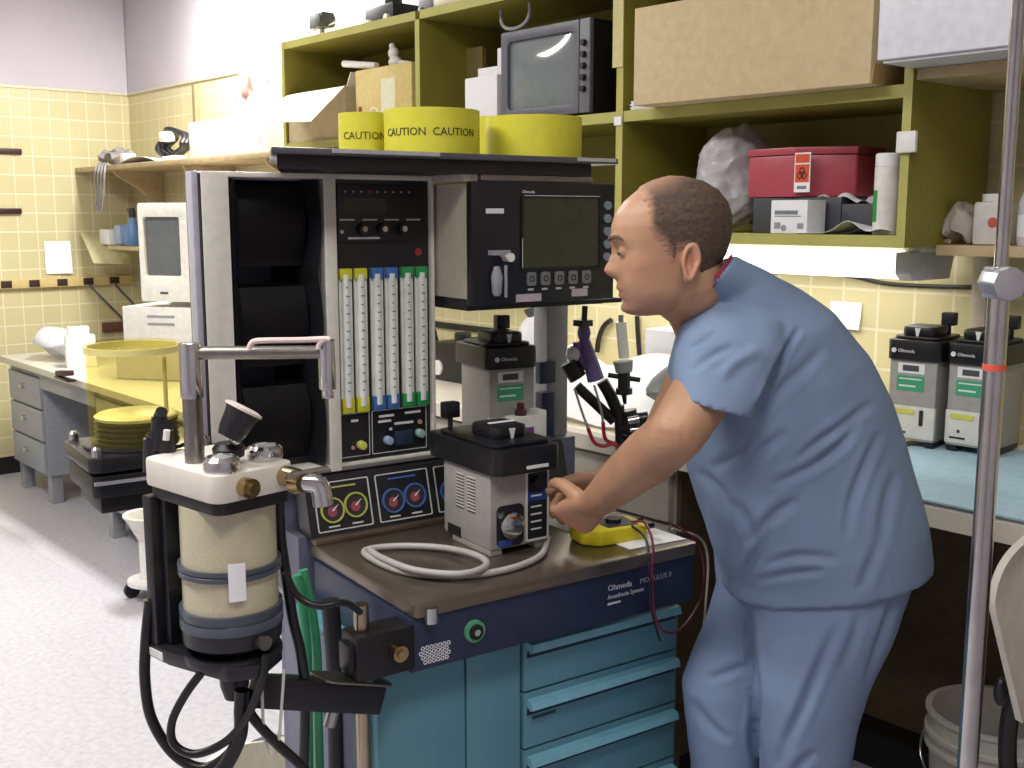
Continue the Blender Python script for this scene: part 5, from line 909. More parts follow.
# chair (its backrest shows)
q = P(1046, 612, d=1.75); ch = Matrix.Translation((q.x, q.y, 0)) @ Matrix.Rotation(YAW+R(18), 4, 'Z'); t = thing('office_chair', 'cream moulded chair at the right picture edge in front of the bucket', 'chair', tuple(ch @ Vector((0, -.2, 0))), YAW+R(18))
cz = q.z; shellm = mat('cream_chair_shell', (200, 194, 182), .5)
b = MB(ch)
def back(u, v, o=0):
    w_ = .138*min(1, .6+.62*v)*max(.02, 1-max(0, (v-.55)/.455)**2.6)**.5; x = (2*u-1)*w_
    return Vector((x, o+.03*(2*u-1)**2*-1+.03*(v-.5), cz-.16+.31*v-.0))
rings = []
for i in range(41):
    v = i/40; rings.append([back(u/12, v, -.008) for u in range(13)]+[back(u/12, v, .008) for u in range(12, -1, -1)])
b.loft(rings); b.build('backrest', shellm, t, bev=0)
b = MB(ch); b.tube([(0, .012, cz-.1), (0, .06, cz-.2), (0, .05, cz-.33), (0, -.03, .43)], [.014, .016, .016], 10); b.ball((-.07, .012, cz-.135), .012, .012, .025); b.build('back_stay', black, t)
b = MB(ch); b.prism(rrect(-.21, .21, -.4, .03, .07), 'z', .435, .475); b.build('seat', shellm, t, bev=.012)
b = MB(ch); b.cyl((0, -.18, .1), (0, -.18, .436), .025); b.build('gas_column', black, t)
for a in range(5):
    an = a*2*PI/5; b = MB(ch); b.tube([(0, -.18, .11), (.15*math.cos(an), -.18+.15*math.sin(an), .095), (.27*math.cos(an), -.18+.27*math.sin(an), .065)], [.022, .014], 8); lg = b.build('leg', black, t); x, y = .27*math.cos(an), -.18+.27*math.sin(an); b = MB(ch); b.cyl((x-.012, y, .028), (x+.012, y, .028), .028); b.box((x-.005, y-.005, .03), (x+.005, y+.005, .065)); b.build('caster', rubber, lg)
# ------------------------------------------------------------------ clutter on the bench between the machine and the man
def bp(px, py, y): return P(px, py, y=y)
q = bp(660, 352, 2.45); b = MB(); z1 = bp(660, 330, 2.45).z; b.box((bp(645, 350, 2.45).x, 2.45, BZ+.0006), (bp(700, 350, 2.45).x, 2.6, z1)); tag(b.build('white_box', paper, bev=.003), 'upright white box on the worktop just left of the man\'s chest', 'box')
xq = bp(622, 380, 2.3).x
b = MB(); b.sheet(lambda u, v: Vector((xq-.34+.72*u, 2.09+.34*v, BZ+.004+.05*abs(math.sin(u*5+v*2))*(.3+v)+.10*v)), 24, 14); tag(b.build('white_drape', paper, thick=.002), 'crumpled white drape spread on the worktop between machine and man', 'cloth')
q = bp(668, 400, 2.12); b = MB(); b.ball((q.x, 2.17, BZ+.10), .09, .06, .075, 20, 12); crumple(b.bm, 12, .05, 12); mz = min(v.co.z for v in b.bm.verts)
for v in b.bm.verts: v.co.z += BZ+.03-mz
tag(b.build('grey_pouch', mat('grey_pouch', (110, 112, 108), .7)), 'dark grey soft pouch on the worktop by the man\'s sleeve', 'pouch')
q = bp(452, 395, 2.3); t = thing('black_gauge_box', 'black instrument with a round white dial on the worktop behind the flow tubes', 'instrument', (q.x, 2.35, BZ)); b = MB(at(q.x, 2.35, BZ+.0006)); b.box((-.14, -.05, 0), (.16, .08, .13)); b.cyl((.0, 0, .13), (.0, 0, .17), .03); b.box((.06, -.03, .13), (.1, .03, .16)); b.build('case', black, t, bev=.008); b = MB(at(q.x, 2.35, BZ)); b.cyl((-.075, -.058, .045), (-.075, -.05, .045), .026); b.build('dial', white, t)
hose('black_cable', 'black cable slanting down the tiles to the black instrument', [P(434, 330, y=2.7), P(438, 345, y=2.65), P(444, 358, y=2.5), P(450, 368, y=2.42)], .009, hz, 'cable')
a, c = P(433, 324, y=2.73), P(500, 320, y=2.73); b = MB(); b.box((a.x, 2.725, a.z-.012), (c.x, YW-.001, a.z+.012)); tag(b.build('cable_duct', pblack, bev=.002), 'thin black horizontal duct on the tiles between flow tubes and gas monitor', 'duct')
heapq = P(523, 335, y=2.35); t = thing('tissue_bag', 'white wrapped bundle standing behind the rear vaporizer', 'bag', (heapq.x, 2.4, BZ)); zz1 = P(523, 316, y=2.35).z; b = MB(); b.loft([[(heapq.x+r_*math.cos(a*PI/8)*(1+.15*math.sin(a*3+k)), 2.4+r_*.7*math.sin(a*PI/8), BZ+.0006+(zz1-BZ)*k/8) for a in range(16)] for k, r_ in enumerate((.08, .1, .095, .09, .085, .07, .06, .05, .02))]); b.build('wrap', mat('white_tissue', (234, 232, 236), .7), t)
b = MB(); b.cyl((heapq.x, 2.4, zz1-.01), (heapq.x-.01, 2.4, zz1+.02), .018, .03, 10); b.build('tied_neck', dgrey, t)
# sampling stand with hoses, syringe-like tube and purple clips
q0 = P(617, 440, y=2.08); t = thing('hose_stand', 'black hose junction with a silver screw and clear upright tube, left of the man\'s arm', 'hose stand', (q0.x, 2.0, BZ-.1))
dS = 2.62
b = MB(); b.cyl(P(621, 452, d=dS), P(619, 405, d=dS), .013); b.ball(P(630, 428, d=dS), .035, .03, .028); b.cyl(P(632, 420, d=dS), P(648, 418, d=dS), .016); b.ball(P(645, 428, d=dS), .028, .028, .024); b.cyl(P(628, 410, d=dS), P(634, 440, d=dS), .02); b.build('junction', satin, t)
b = MB(); b.cyl(P(628, 421, d=dS-.05), P(639, 419, d=dS-.05), .009); b.cyl(P(630, 430, d=dS-.05), P(642, 429, d=dS-.05), .006); b.build('silver_screw', chrome, t)
b = MB(); b.tube([P(577, 386, d=dS), P(595, 403, d=dS), P(614, 421, d=dS)], .013, 12); b.build('hose', hz, t); b = MB(); b.tube([P(602, 381, d=dS), P(610, 395, d=dS), P(619, 415, d=dS)], .015, 12); b.build('hose', hz, t)
b = MB(); b.cyl(P(624, 372, d=dS-.02), P(624, 388, d=dS-.02), .015); b.cyl(P(624, 388, d=dS-.02), P(624, 394, d=dS-.02), .02); b.cyl(P(624, 394, d=dS-.02), P(625, 404, d=dS-.02), .007, .004); b.cyl(P(608, 375, d=dS-.02), P(640, 380, d=dS-.02), .006); b.build('valve', satin, t)
b = MB(); b.cyl(P(621, 322, d=dS-.02), P(624, 358, d=dS-.02), .013); b.build('clear_tube', mat('clear_tube_plastic', (226, 228, 232), .1, see=.3), t); b = MB(); q = P(623, 361, d=dS-.02); b.cyl(P(621, 315, d=dS-.02), P(621, 322, d=dS-.02), .006); b.build('tube_tip', mat('collar_grey', (150, 150, 146), .5), t); b = MB(); b.cyl(q-SIDE*.0, P(624, 372, d=dS-.02), .024, .02, 12); b.build('grey_collar', mat('collar_grey', (150, 150, 146), .5), t)
lav = mat('lavender_rubber', (112, 96, 148), .5)
b = MB(); b.ball(P(584, 333, d=dS), .018, .014, .024); b.tube([P(584, 338, d=dS), P(588, 352, d=dS), P(592, 366, d=dS), P(596, 380, d=dS)], [.012, .016, .019, .021], 12); b.tube([P(577, 342, d=dS), P(580, 356, d=dS), P(588, 368, d=dS)], .011, 10); b.build('purple_grip', lav, t)
b = MB(); b.cyl(P(585, 306, d=dS), P(584, 326, d=dS), .007); b.box(P(579, 326, d=dS)-Vector((.01, .01, 0)), P(587, 320, d=dS)+Vector((.01, .01, 0))); b.build('hanger', black, t)
b = MB(); b.cyl(P(568, 362, d=dS), P(578, 378, d=dS), .022); b.build('black_cuff', black, t); b = MB(); b.ball(P(573, 354, d=dS), .02, .015, .02); b.build('white_cuff', white, t)
hose('thin_hose', 'short curved black tube in front of the tiles above the white drape', [P(597, 352, y=2.725), P(599, 338, y=2.725), P(604, 326, y=2.725), P(611, 320, y=2.725)], .009, hz)
hose('thin_hose', 'straight black tube hanging in front of the tiles, right of the clear upright tube', [P(637, 316, y=2.727), P(638, 335, y=2.727), P(640, 362, y=2.727)], .008, hz)
redw = mat('red_cable', (176, 40, 60), .45); gstr = mat('grey_strand', (150, 146, 146), .45)
for lab, up_, lo_ in (('left strand', [P(575, 390, d=2.55), P(582, 412, d=2.55), P(588, 428, d=2.55)], [P(588, 428, d=2.55), P(594, 442, d=2.55), P(603, 446, d=2.55), P(612, 444, d=2.55), P(618, 446, d=2.55)]), ('right strand', [P(594, 385, d=2.57), P(600, 405, d=2.57), P(603, 422, d=2.57)], [P(603, 422, d=2.57), P(605, 438, d=2.57), P(612, 443, d=2.58), P(617, 444, d=2.58)])):
    t = thing('red_cable', 'red-ended grey cable looping below the purple grip, ' + lab, 'cable', tuple(lo_[-1]))
    b = MB(); b.tube(up_, .003, 8); b.build('grey_strand', gstr, t); b = MB(); b.tube(lo_, .0046, 8); b.build('red_end', redw, t)
# ------------------------------------------------------------------ the man
skin = mat('skin', (180, 140, 110), .5, var=.05, vs=14, bump=.08, bs=350, rgb2=(162, 120, 94))
scrub = mat('blue_scrub_cotton', (122, 140, 168), .85, var=.03, vs=9, bump=.12, bs=500, spec=.2)
FA = -SIDE                                                     # the man faces left across the picture
base = P(770, 700, d=2.0)
man = thing('person', 'balding man in blue short-sleeved scrubs bending over the machine with both hands at the vaporizer', 'person', (base.x, base.y, 0))
def joined(bms, voxel, name, m, post=None, smooth=3, parent=man):
    me = bpy.data.meshes.new(name); bm = bmesh.new()
    for b in bms:
        t_ = bpy.data.meshes.new('t'); bmesh.ops.recalc_face_normals(b.bm, faces=b.bm.faces); b.bm.to_mesh(t_); bm.from_mesh(t_); b.bm.free()
    bm.to_mesh(me); bm.free(); o = bpy.data.objects.new(name, me); C.objects.link(o)
    r = o.modifiers.new('r', 'REMESH'); r.mode = 'VOXEL'; r.voxel_size = voxel
    s_ = o.modifiers.new('s', 'SMOOTH'); s_.iterations = smooth; s_.factor = .5
    n = bpy.data.meshes.new_from_object(o.evaluated_get(bpy.context.evaluated_depsgraph_get()))
    bpy.data.objects.remove(o)
    bm = bmesh.new(); bm.from_mesh(n)
    if post: post(bm)
    bm.transform(WM[parent.name].inverted())
    for f in bm.faces: f.smooth = True
    bm.to_mesh(n); bm.free(); n.materials.clear(); n.materials.append(m)
    for p in n.polygons: p.material_index = 0
    k = bpy.data.objects.new(name, n); C.objects.link(k); k.parent = parent; WM[k.name] = WM[parent.name]; return k
def limb(pts, radii, n=30, b=None):
    b = b or MB(); b.tube(pts, radii, n, 6)
    b.ball(pts[0], radii[0]); b.ball(pts[-1], radii[-1]); return b
# ---- head: rings in a head frame (x forward, y to the man's left, z up)
HD = 1.83; HC = P(668, 246, d=HD); PT = R(6); YH = R(4)
fx = (FA*math.cos(YH)+AWAY*math.sin(YH)).normalized(); fwd = (fx*math.cos(PT)-UP*math.sin(PT)).normalized(); left = UP.cross(fx).normalized(); upv = fwd.cross(left).normalized()
HM = Matrix.Translation(HC) @ Matrix((fwd, left, upv)).transposed().to_4x4()
RINGS = [(-.110, .056, .010, .026), (-.106, .073, .0, .036), (-.097, .082, -.018, .045), (-.085, .082, -.034, .054), (-.072, .085, -.050, .060), (-.055, .087, -.064, .0635), (-.038, .086, -.078, .067), (-.02, .085, -.09, .071), (0, .086, -.098, .0745), (.018, .092, -.103, .0765), (.04, .091, -.1035, .0775), (.06, .083, -.099, .074), (.08, .066, -.086, .064), (.096, .042, -.064, .047), (.106, .016, -.036, .028), (.110, -.008, -.014, .006)]
def interp(z):
    if z <= RINGS[0][0]: return RINGS[0][1:]
    for a, c in zip(RINGS, RINGS[1:]):
        if z <= c[0]:
            t = (z-a[0])/(c[0]-a[0]); return tuple(a[i]+(c[i]-a[i])*t for i in (1, 2, 3))
    return RINGS[-1][1:]
G = lambda v, s: math.exp(-(v/s)**2)
def headpt(z, th):
    f, bk, hw = interp(z); cx, hx = (f+bk)/2, (f-bk)/2
    e = 2/2.35; c, s = math.cos(th), math.sin(th)
    x = cx+hx*math.copysign(abs(c)**e, c); y = hw*math.copysign(abs(s)**e, s)
    if c > 0:
        ns = 0
        for zz, h in ((.012, .004), (.0, .009), (-.012, .016), (-.022, .023), (-.029, .0255), (-.036, .019), (-.042, .005)): ns = max(ns, h*G(z-zz, .0085))
        wd = .0085+.0075*max(0, min(1, (.012-z)/.042)); x += ns*G(y, wd)
        x += .0025*G(z+.034, .007)*G(abs(y)-.013, .006)*2
        x -= .011*G(z-.001, .0125)*G(abs(y)-.031, .0155)
        x += .005*G(z-.021, .007)*G(abs(y)-.028, .02)
        x += .0055*G(z+.0605, .0052)*G(y, .021); x += .0055*G(z+.0735, .0055)*G(y, .018); x -= .005*G(z+.067, .0028)*G(y, .022); x -= .004*G(z+.083, .006)*G(y, .022)
        x += .006*G(z+.096, .011)*G(y, .018)
    y += math.copysign(.0045*G(z+.022, .02)*G(x-.052, .022), y) if abs(y) > .01 else 0
    return Vector((x, y, z))
NT, NZ = 96, 90
b = MB(HM); zs = [-.110+.22*k/NZ for k in range(NZ+1)]
b.loft([[headpt(z, 2*PI*i/NT) for i in range(NT)] for z in zs]); head = b
ears = []
for s in (1, -1):
    b = MB(HM @ Matrix.Translation((-.024, s*.0715, -.026)) @ Matrix.Rotation(R(-10), 4, 'Y') @ Matrix.Rotation(R(s*22), 4, 'Z'))
    el = [(.0132*math.cos(a)*(1.0 if math.sin(a) > -.2 else .72)-.004*math.sin(a)*.6, .0275*math.sin(a)) for a in [2*PI*k/28 for k in range(28)]]
    rim = [(x, s*.012+s*.004*math.cos(k/28*2*PI+2), z) for k, (x, z) in enumerate(el)]
    b.tube(rim, .0042, 8, 2, True)
    b.loft([[(x*.98, s*.0, z*.98) for x, z in el], [(x*.92, s*.006, z*.92) for x, z in el], [(x*.55, s*.004, z*.6) for x, z in el]])
    b.tube([(.011, s*.009, .004), (.012, s*.012, -.006), (.009, s*.01, -.014)], .0042, 8); b.tube([(-.004, s*.007, .02), (-.008, s*.009, .002), (-.002, s*.008, -.015)], .0036, 8); b.ball((.001, s*.008, -.027), .008, .005, .008)
    ears.append(b)
hp = lambda x, y, z: HM @ Vector((x, y, z))
neckb = P(718, 318, d=1.92)
neck = MB(); neck.tube([hp(-.028, 0, -.02), hp(-.034, 0, -.07), P(698, 294, d=1.885), P(709, 318, d=1.93)], [.058, .054, .051, .056], 28)
neck.tube([hp(.005, 0, -.075), P(690, 306, d=1.87), P(703, 328, d=1.9)], [.04, .045, .05], 16)
# ---- torso core, arms, legs under the clothes
TD = 1.98
core = MB(); core.tube([P(716, 312, d=1.94), P(750, 350, d=TD), P(780, 420, d=TD), P(805, 520, d=TD), P(815, 590, d=TD)], [.07, .11, .12, .12, .105], 20)
sh_n, sh_f = P(740, 334, d=1.835), P(722, 322, d=2.13)
el_n, wr_n = P(676, 434, d=1.72), P(596, 502, d=1.93)
el_f, wr_f = P(664, 436, d=2.16), P(604, 484, d=2.16)
lids = MB(HM)
for s in (1, -1): lids.ball((.0708, s*.031, .0), .0118, .0138, .0115, 20, 14)
arms = [limb([sh_n, (sh_n+el_n)/2+Vector((0, 0, .0)), el_n], [.055, .052, .046]), limb([el_n, el_n.lerp(wr_n, .3), el_n.lerp(wr_n, .7), wr_n], [.0455, .0475, .038, .029]),
        limb([sh_f, (sh_f+el_f)/2, el_f], [.06, .052, .044]), limb([el_f, el_f.lerp(wr_f, .3), el_f.lerp(wr_f, .7), wr_f], [.043, .044, .036, .028])]
def hand(wr, kn, nrm, up, curls, thumb):      # wrist, knuckle centre, palm-facing direction, thumb-side direction
    d0 = (kn-wr).normalized(); nrm = (nrm-d0*nrm.dot(d0)).normalized(); up = d0.cross(nrm)*(1 if d0.cross(nrm).dot(up) > 0 else -1); L = (kn-wr).length; out = []
    b = MB(); rings = []
    for t, wd, th in ((-.12, .027, .024), (.1, .03, .022), (.45, .038, .0195), (.8, .0425, .0165), (1.0, .0415, .0135), (1.06, .036, .009)):
        c = wr+d0*(L*t); rings.append([c+up*(wd*math.copysign(abs(math.cos(a))**.8, math.cos(a)))+nrm*(th*math.copysign(abs(math.sin(a))**.8, math.sin(a))) for a in [2*PI*k/20 for k in range(20)]])
    b.loft(rings); out.append(b)
    for i, (off, ln) in enumerate(((.031, .9), (.0105, 1.0), (-.0105, .94), (-.031, .74))):
        r0 = (.0092, .0094, .009, .008)[i]; p = kn+up*off*.97-d0*.006-d0*abs(off)*.12; a = curls[i][0]; pts = [p-d0*.012, p]
        for k, seg in enumerate((.043, .026, .021)):
            ang = R(sum(curls[i][:k+1])); p = p+(d0*math.cos(ang)+nrm*math.sin(ang)+up*(off*1.6 if k == 0 else 0))*seg*ln; pts.append(p)
        b = MB(); b.tube(pts, [r0*1.08, r0*1.05, r0, r0*.92, r0*.8], 12, 4); b.ball(pts[-1], r0*.82); out.append(b)
        b = MB(); b.ball(pts[1], r0*1.12); b.ball(pts[2], r0*1.03); out.append(b)
    p = wr+d0*(L*.30)+up*.026+nrm*.006; tp = [p]; dirs = [(d0*.62+up*.62+nrm*.48), (d0*.86+up*.28+nrm*.42), (d0*.93+up*.02+nrm*.36)]
    for dr, sg in zip(dirs, (.042, .032, .026)): p = p+dr.normalized()*sg; tp.append(p)
    b = MB(); b.tube(tp, [.0155, .0125, .0108, .0085], 12, 4); b.ball(tp[-1], .0086); out.append(b)
    return out
kn_n = P(571, 520, d=2.0); kn_f = P(572, 494, d=2.17)
hands = hand(wr_n, kn_n, AWAY*.9-SIDE*.1-UP*.1, UP, [(22, 38, 30), (28, 40, 32), (34, 42, 32), (40, 44, 34)], 0)
hands += hand(wr_f, kn_f, -AWAY*.8-UP*.35, UP, [(18, 40, 30), (24, 44, 30), (30, 46, 32), (36, 48, 32)], 0)
hip_n, hip_f = P(822, 600, d=1.93), P(768, 602, d=2.06)
kn1, kn2 = P(803, 740, d=1.91), P(727, 738, d=2.06)
an1, an2 = Vector((kn1.x, kn1.y, .09))+SIDE*.03, Vector((kn2.x, kn2.y, .09))+SIDE*.04
legs = [limb([hip_n, (hip_n+kn1)/2, kn1], [.07, .062, .05]), limb([kn1, kn1.lerp(an1, .35), an1], [.055, .052, .036]), limb([hip_f, (hip_f+kn2)/2, kn2], [.07, .062, .05]), limb([kn2, kn2.lerp(an2, .35), an2], [.055, .052, .036])]
for a_ in (an1, an2): legs.append(limb([a_+Vector((0, 0, -.03))+SIDE*.03, a_+FA*.13+Vector((0, 0, -.045))], [.035, .028]))
body = joined([head, neck, core, lids]+ears+arms+hands+legs, .0032, 'body', skin, smooth=5)
# colour of lips, cheeks, stubble: soft spots fixed to the skin
nt = skin.node_tree; L_ = nt.links; bs = nt.nodes['Principled BSDF']; src = bs.inputs['Base Color'].links[0].from_socket; tc = nt.nodes['Texture Coordinate']; MI = WM[man.name].inverted()
def spot(pos, rad, rgb, amt, src):
    ds = nt.nodes.new('ShaderNodeVectorMath'); ds.operation = 'DISTANCE'; ds.inputs[1].default_value = MI @ pos; L_.new(tc.outputs['Object'], ds.inputs[0])
    mr = nt.nodes.new('ShaderNodeMapRange'); mr.interpolation_type = 'SMOOTHSTEP'; mr.inputs[1].default_value = rad*.35; mr.inputs[2].default_value = rad; mr.inputs[3].default_value = amt; mr.inputs[4].default_value = 0; L_.new(ds.outputs['Value'], mr.inputs[0])
    mx = nt.nodes.new('ShaderNodeMix'); mx.data_type = 'RGBA'; mx.inputs[7].default_value = lin(rgb); L_.new(mr.outputs[0], mx.inputs[0]); L_.new(src, mx.inputs[6]); return mx.outputs[2]
for pos, rad, rgb, amt in ((hp(.06, .03, -.095), .06, (150, 112, 98), .55), (hp(.055, -.03, -.095), .06, (150, 112, 98), .55), (hp(.075, .02, -.048), .022, (156, 112, 98), .4), (hp(.108, 0, -.03), .022, (186, 118, 98), .5), (hp(.066, .05, -.025), .035, (190, 132, 108), .4), (hp(-.032, .088, -.03), .034, (198, 120, 104), .4), (hp(.09, .008, -.067), .016, (150, 84, 80), .75), (hp(.09, -.008, -.067), .016, (150, 84, 80), .75), (kn_n, .06, (212, 140, 124), .5), (kn_f, .06, (216, 140, 126), .6)): src = spot(pos, rad, rgb, amt, src)
L_.new(src, bs.inputs['Base Color'])
# eyes and eyebrows
for s in (1, -1):
    b = MB(HM); b.ball((.0722, s*.031, -.0042), .0118, .0112, .0034, 20, 10); b.build('eye', mat('eye_white', (176, 160, 150), .25), man)
    b = MB(HM); b.ball((.0795, s*.0305, -.0044), .0052, .0052, .0031, 14, 8); b.build('iris', mat('dark_iris', (50, 40, 34), .2), man)
    b = MB(HM); b.tube([(.0722+.0125*math.cos(a), s*.031+.0122*math.sin(a), -.0012-.002*abs(a)) for a in (-1.1, -.7, -.3, 0, .3, .7, 1.1)], [.0006, .0012, .0012, .0006], 8, 3); b.build('eyelash', mat('dark_lash', (66, 48, 40), .7), man)
    b = MB(HM); pts = [headpt(.019+.006*math.sin(PI*k/6), s*a)+Vector((.0012, 0, 0)) for k, a in enumerate((.15, .25, .36, .46, .56, .64, .7))]; b.tube(pts, [.0022, .0032, .003, .0012], 8, 3); b.build('eyebrow', mat('brown_brow', (104, 78, 60), .8), man)
# hair: thin cap with a receding front, growing from a copy of the scalp surface
hairm = mat('short_brown_hair', (66, 52, 42), .7, var=.2, vs=120, bump=.6, bs=420)
nt2 = hairm.node_tree; b2_ = nt2.nodes['Principled BSDF']; s2 = b2_.inputs['Base Color'].links[0].from_socket; tc2 = nt2.nodes['Texture Coordinate']; ds = nt2.nodes.new('ShaderNodeVectorMath'); ds.operation = 'DISTANCE'; ds.inputs[1].default_value = MI @ hp(.022, 0, .118); nt2.links.new(tc2.outputs['Object'], ds.inputs[0])
mr = nt2.nodes.new('ShaderNodeMapRange'); mr.interpolation_type = 'SMOOTHSTEP'; mr.inputs[1].default_value = .03; mr.inputs[2].default_value = .085; mr.inputs[3].default_value = .8; mr.inputs[4].default_value = 0; nt2.links.new(ds.outputs['Value'], mr.inputs[0]); mx = nt2.nodes.new('ShaderNodeMix'); mx.data_type = 'RGBA'; mx.inputs[7].default_value = lin((168, 128, 104)); nt2.links.new(mr.outputs[0], mx.inputs[0]); nt2.links.new(s2, mx.inputs[6]); nt2.links.new(mx.outputs[2], b2_.inputs['Base Color'])
def hairy(p):                                   # distance inside the hairline
    x, y, z = p; j = .005*noise.noise(p*55)+.003*noise.noise(p*160)
    fr = .03 if z > .035 else .03-(.035-z)*.55
    if z > .075: fr = .032+(z-.075)*.3
    lo = -.02 if x > -.006 else (-.006 if x > -.042 else -.074+max(0, (-.062-x))*.2)
    return min(fr-x+j, (z-lo+j)*1.0)
NT2, zs2 = 220, [-.09+.2*k/190 for k in range(191)]
b = MB(HM); cl_ = b.bm.verts.layers.float.new('hair_amount'); rows = []
for z in zs2:
    row = []
    for i in range(NT2):
        p = headpt(min(z, .1098), 2*PI*i/NT2); m = hairy(p)
        if m < -.012: row.append(None); continue
        k = max(0, min(1, (m+.002)/.016)); n_ = (p-Vector((-.008, 0, .01))).normalized(); v = b.v(p+n_*(-.002+.0055*max(0, min(1, (m+.008)/.014))+.0006*noise.noise(p*150)*k)); v[cl_] = k*(.93+.12*noise.noise(p*200)); row.append(v)
    rows.append(row)
for a, c in zip(rows, rows[1:]):
    for i in range(NT2):
        q = [a[i], a[(i+1) % NT2], c[(i+1) % NT2], c[i]]
        if all(q): b.f(q)
at_ = nt2.nodes.new('ShaderNodeAttribute'); at_.attribute_name = 'hair_amount'; mx3 = nt2.nodes.new('ShaderNodeMix'); mx3.data_type = 'RGBA'; mx3.inputs[6].default_value = lin((178, 134, 108)); nt2.links.new(at_.outputs['Fac'], mx3.inputs[0]); nt2.links.new(mx.outputs[2], mx3.inputs[7]); nt2.links.new(mx3.outputs[2], b2_.inputs['Base Color'])
b.build('hair', hairm, man, sharp=0)
# ---- tunic
def ring(F, Bk, d, hb, ex=2.4, n=44, skew=0):    # skew lifts the side nearer the camera
    f, k = P(*F, d=d), P(*Bk, d=d); c = (f+k)/2; a = (k-f)/2; out = []
    for i in range(n):
        t = 2*PI*i/n; cc, ss = math.cos(t), math.sin(t)
        out.append(c+a*math.copysign(abs(cc)**(2/ex), cc)+AWAY*(hb*math.copysign(abs(ss)**(2/ex), ss))+UP*(skew*max(0, -ss)))
    return out
tor = MB(); tor.loft([ring((722, 586), (925, 556), TD, .185), ring((721, 570), (922, 538), TD, .188), ring((713, 550), (919, 512), TD, .195), ring((701, 512), (910, 480), TD, .195), ring((690, 474), (898, 438), TD, .195), ring((685, 440), (882, 394), TD, .2), ring((681, 398), (860, 350), TD, .205), ring((678, 356), (828, 308), TD, .205, 2.3), ring((680, 330), (797, 288), TD, .19, 2.2), ring((683, 318), (762, 271), 1.95, .158, 2.2, skew=.014), ring((686, 314), (732, 258), 1.868, .1, 2, skew=.026)])
slv = []
b = MB(); b.loft([ring((671, 394), (753, 416), 1.755, .068), ring((673, 366), (768, 388), 1.785, .08), ring((680, 332), (782, 352), 1.815, .085), ring((694, 306), (785, 322), 1.845, .08), ring((712, 290), (778, 300), 1.88, .06)]); slv.append(b)
b = MB(); b.loft([ring((664, 400), (745, 420), 2.17, .066), ring((668, 366), (768, 388), 2.14, .074), ring((678, 330), (782, 352), 2.12, .076), ring((688, 306), (784, 322), 2.11, .095), ring((702, 288), (778, 300), 2.08, .07)]); slv.append(b)
# folds: soft creases pressed into or raised from the cloth along picture-measured lines on the near side
def creases(lst):
    def post(bm):
        segs = [(smooth_pts([P(px, py, d=d) for px, py in pl], 4), dep, wd) for pl, d, dep, wd in lst]
        bm.normal_update(); mv = []
        for v in bm.verts:
            tot = 0
            if v.normal.dot(AWAY) < .35:
                pr = (v.co-CAM); sc_ = TD/max(.3, pr.dot(AWAY)); q = CAM+pr*sc_*1.0
                for sg, dep, wd in segs:
                    m = 9; ns_ = len(sg)-1; sp_ = 0
                    for ix, (a, c) in enumerate(zip(sg, sg[1:])):
                        ap = CAM+(a-CAM)*(TD/(a-CAM).dot(AWAY)); cp = CAM+(c-CAM)*(TD/(c-CAM).dot(AWAY)); dd_ = cp-ap; t = max(0, min(1, (q-ap).dot(dd_)/max(1e-9, dd_.length_squared))); dm_ = (q-(ap+dd_*t)).length
                        if dm_ < m: m, sp_ = dm_, (ix+t)/ns_
                    if m < wd*3: tot += dep*math.sin(PI*min(1, max(0, sp_)))**.8*(math.exp(-(m/wd)**2)-.22*math.exp(-((m-wd*2)/wd)**2))
            n3 = noise.noise(v.co*7)*.5+noise.noise(v.co*16)*.22
            mv.append((v, v.normal*(tot+n3*.010)))
        for v, d_ in mv: v.co += d_
    return post
TF = [([(876, 400), (846, 424), (818, 442), (795, 462)], TD, -.008, .008), ([(700, 470), (720, 492), (728, 520)], TD, -.008, .009), ([(898, 470), (886, 505), (880, 545)], TD, -.007, .01), ([(800, 500), (775, 515), (745, 548)], TD, -.010, .010), ([(840, 560), (800, 556), (765, 566)], TD, -.007, .008), ([(745, 440), (735, 455), (712, 470)], TD, -.008, .01), ([(800, 326), (785, 352), (770, 385), (757, 412)], TD, -0.0127, 0.0056), ([(752, 418), (770, 400), (800, 372), (826, 345)], TD, -0.0057, 0.0096), ([(860, 420), (840, 446), (805, 470), (770, 486)], TD, -0.0085, 0.0088), ([(882, 430), (868, 460), (852, 500), (846, 540)], TD, -0.007, 0.008), ([(745, 470), (762, 450), (790, 430)], TD, -0.007, 0.0096), ([(770, 530), (752, 558), (735, 585)], TD, -0.0127, 0.0088), ([(730, 500), (745, 520), (752, 545)], TD, -0.007, 0.0096), ([(755, 582), (790, 574), (825, 571)], TD, -0.007, 0.0072), ([(690, 350), (704, 340), (716, 333)], TD, -0.007, 0.0048), ([(690, 372), (712, 356), (735, 345)], TD, -0.0057, 0.0064), ([(880, 540), (868, 570), (860, 590)], TD, -0.0057, 0.0096), ([(720, 380), (735, 362), (760, 350)], TD, 0.0057, 0.0096)]
def tunic_post(bm):
    creases(TF)(bm)
tunic = joined([tor]+slv, .0055, 'scrub_top', scrub, tunic_post, 4)
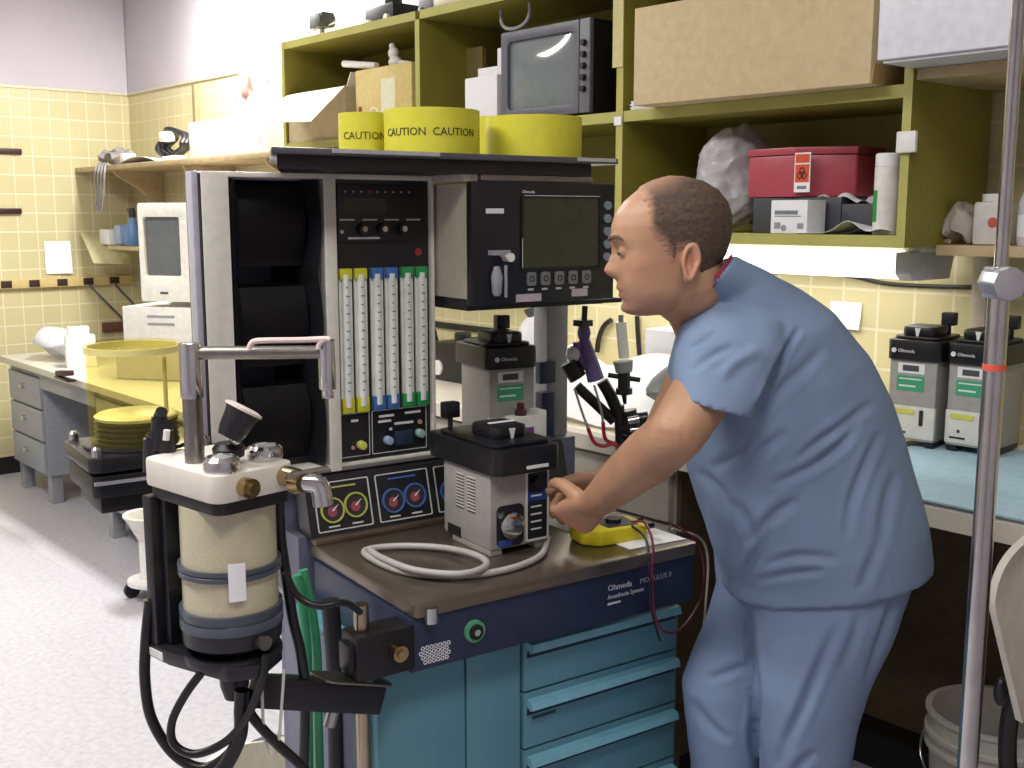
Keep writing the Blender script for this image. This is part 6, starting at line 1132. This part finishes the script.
# ---- trousers
def wring(c, rx, ry, n=44): return [c+SIDE*(rx*math.cos(2*PI*i/n))+AWAY*(ry*math.sin(2*PI*i/n)) for i in range(n)]
def trouser(stations, d, foot):
    b = MB(); rg = [ring(f, k, d, hb, 2.2) for f, k, hb in stations]; c0 = sum(rg[-1], Vector())/len(rg[-1])
    for t, rx in ((.35, .083), (.7, .078), (1, .08)): c = c0.lerp(Vector((foot.x, foot.y, .055)), t); rg.append(wring(c, rx, rx*1.0))
    b.loft(rg); return b
near_ = trouser([((735, 545), (915, 530), .1), ((745, 585), (914, 570), .105), ((748, 612), (906, 590), .108), ((750, 645), (887, 636), .108), ((752, 690), (865, 686), .105), ((756, 730), (853, 728), .098), ((760, 768), (848, 768), .092)], 1.91, an1)
far_ = trouser([((712, 545), (860, 545), .1), ((716, 585), (840, 580), .105), ((708, 618), (820, 616), .105), ((698, 645), (800, 645), .1), ((684, 684), (785, 684), .098), ((687, 725), (768, 725), .092), ((692, 768), (760, 768), .088)], 2.06, an2)
PF = [([(750, 610), (750, 650), (757, 700), (754, 740), (762, 775)], 2, -.012, .008), ([(838, 622), (822, 660), (806, 700), (790, 735), (778, 768)], 2, -.009, .010), ([(900, 585), (888, 615), (876, 650), (866, 685)], 2, -.007, .008), ([(706, 681), (730, 672), (750, 665)], 2, -.006, .007), ([(690, 700), (712, 728), (732, 742)], 2, -.006, .009), ([(700, 672), (728, 660), (748, 655)], 2, .003, .008), ([(816, 750), (800, 765), (788, 780)], 2, -.006, .009), ([(860, 610), (852, 640), (842, 670)], 2, -.005, .010)]
joined([near_, far_], .0055, 'scrub_trousers', mat('blue_scrub_trousers', (120, 138, 168), .85, var=.03, vs=9, bump=.12, bs=500, spec=.2), creases(PF), 4)
# shoes, undershirt collar
for a_ in (an1, an2):
    b = MB(); o_ = Vector((a_.x, a_.y, 0))+SIDE*.01; b.loft([[o_+FA*x+AWAY*(w_*math.cos(t))+UP*(max(.004, h_*.5+h_*.5*math.sin(t))) for t in [2*PI*k/20 for k in range(20)]] for x, w_, h_ in ((-.075, .02, .05), (-.06, .034, .085), (0, .04, .1), (.06, .043, .08), (.13, .048, .058), (.17, .042, .048), (.195, .022, .035))]); b.build('shoe', mat('white_shoe', (206, 206, 206), .5), man)
b = MB(); r1, r2 = ring((687, 311), (729.5, 258), 1.868, .09, 2, skew=.028), ring((686, 316), (731, 263), 1.868, .094, 2, skew=.022); b.loft([r1, r2], False); b.build('undershirt_collar', mat('maroon_undershirt', (140, 44, 66), .8), man, thick=.002)
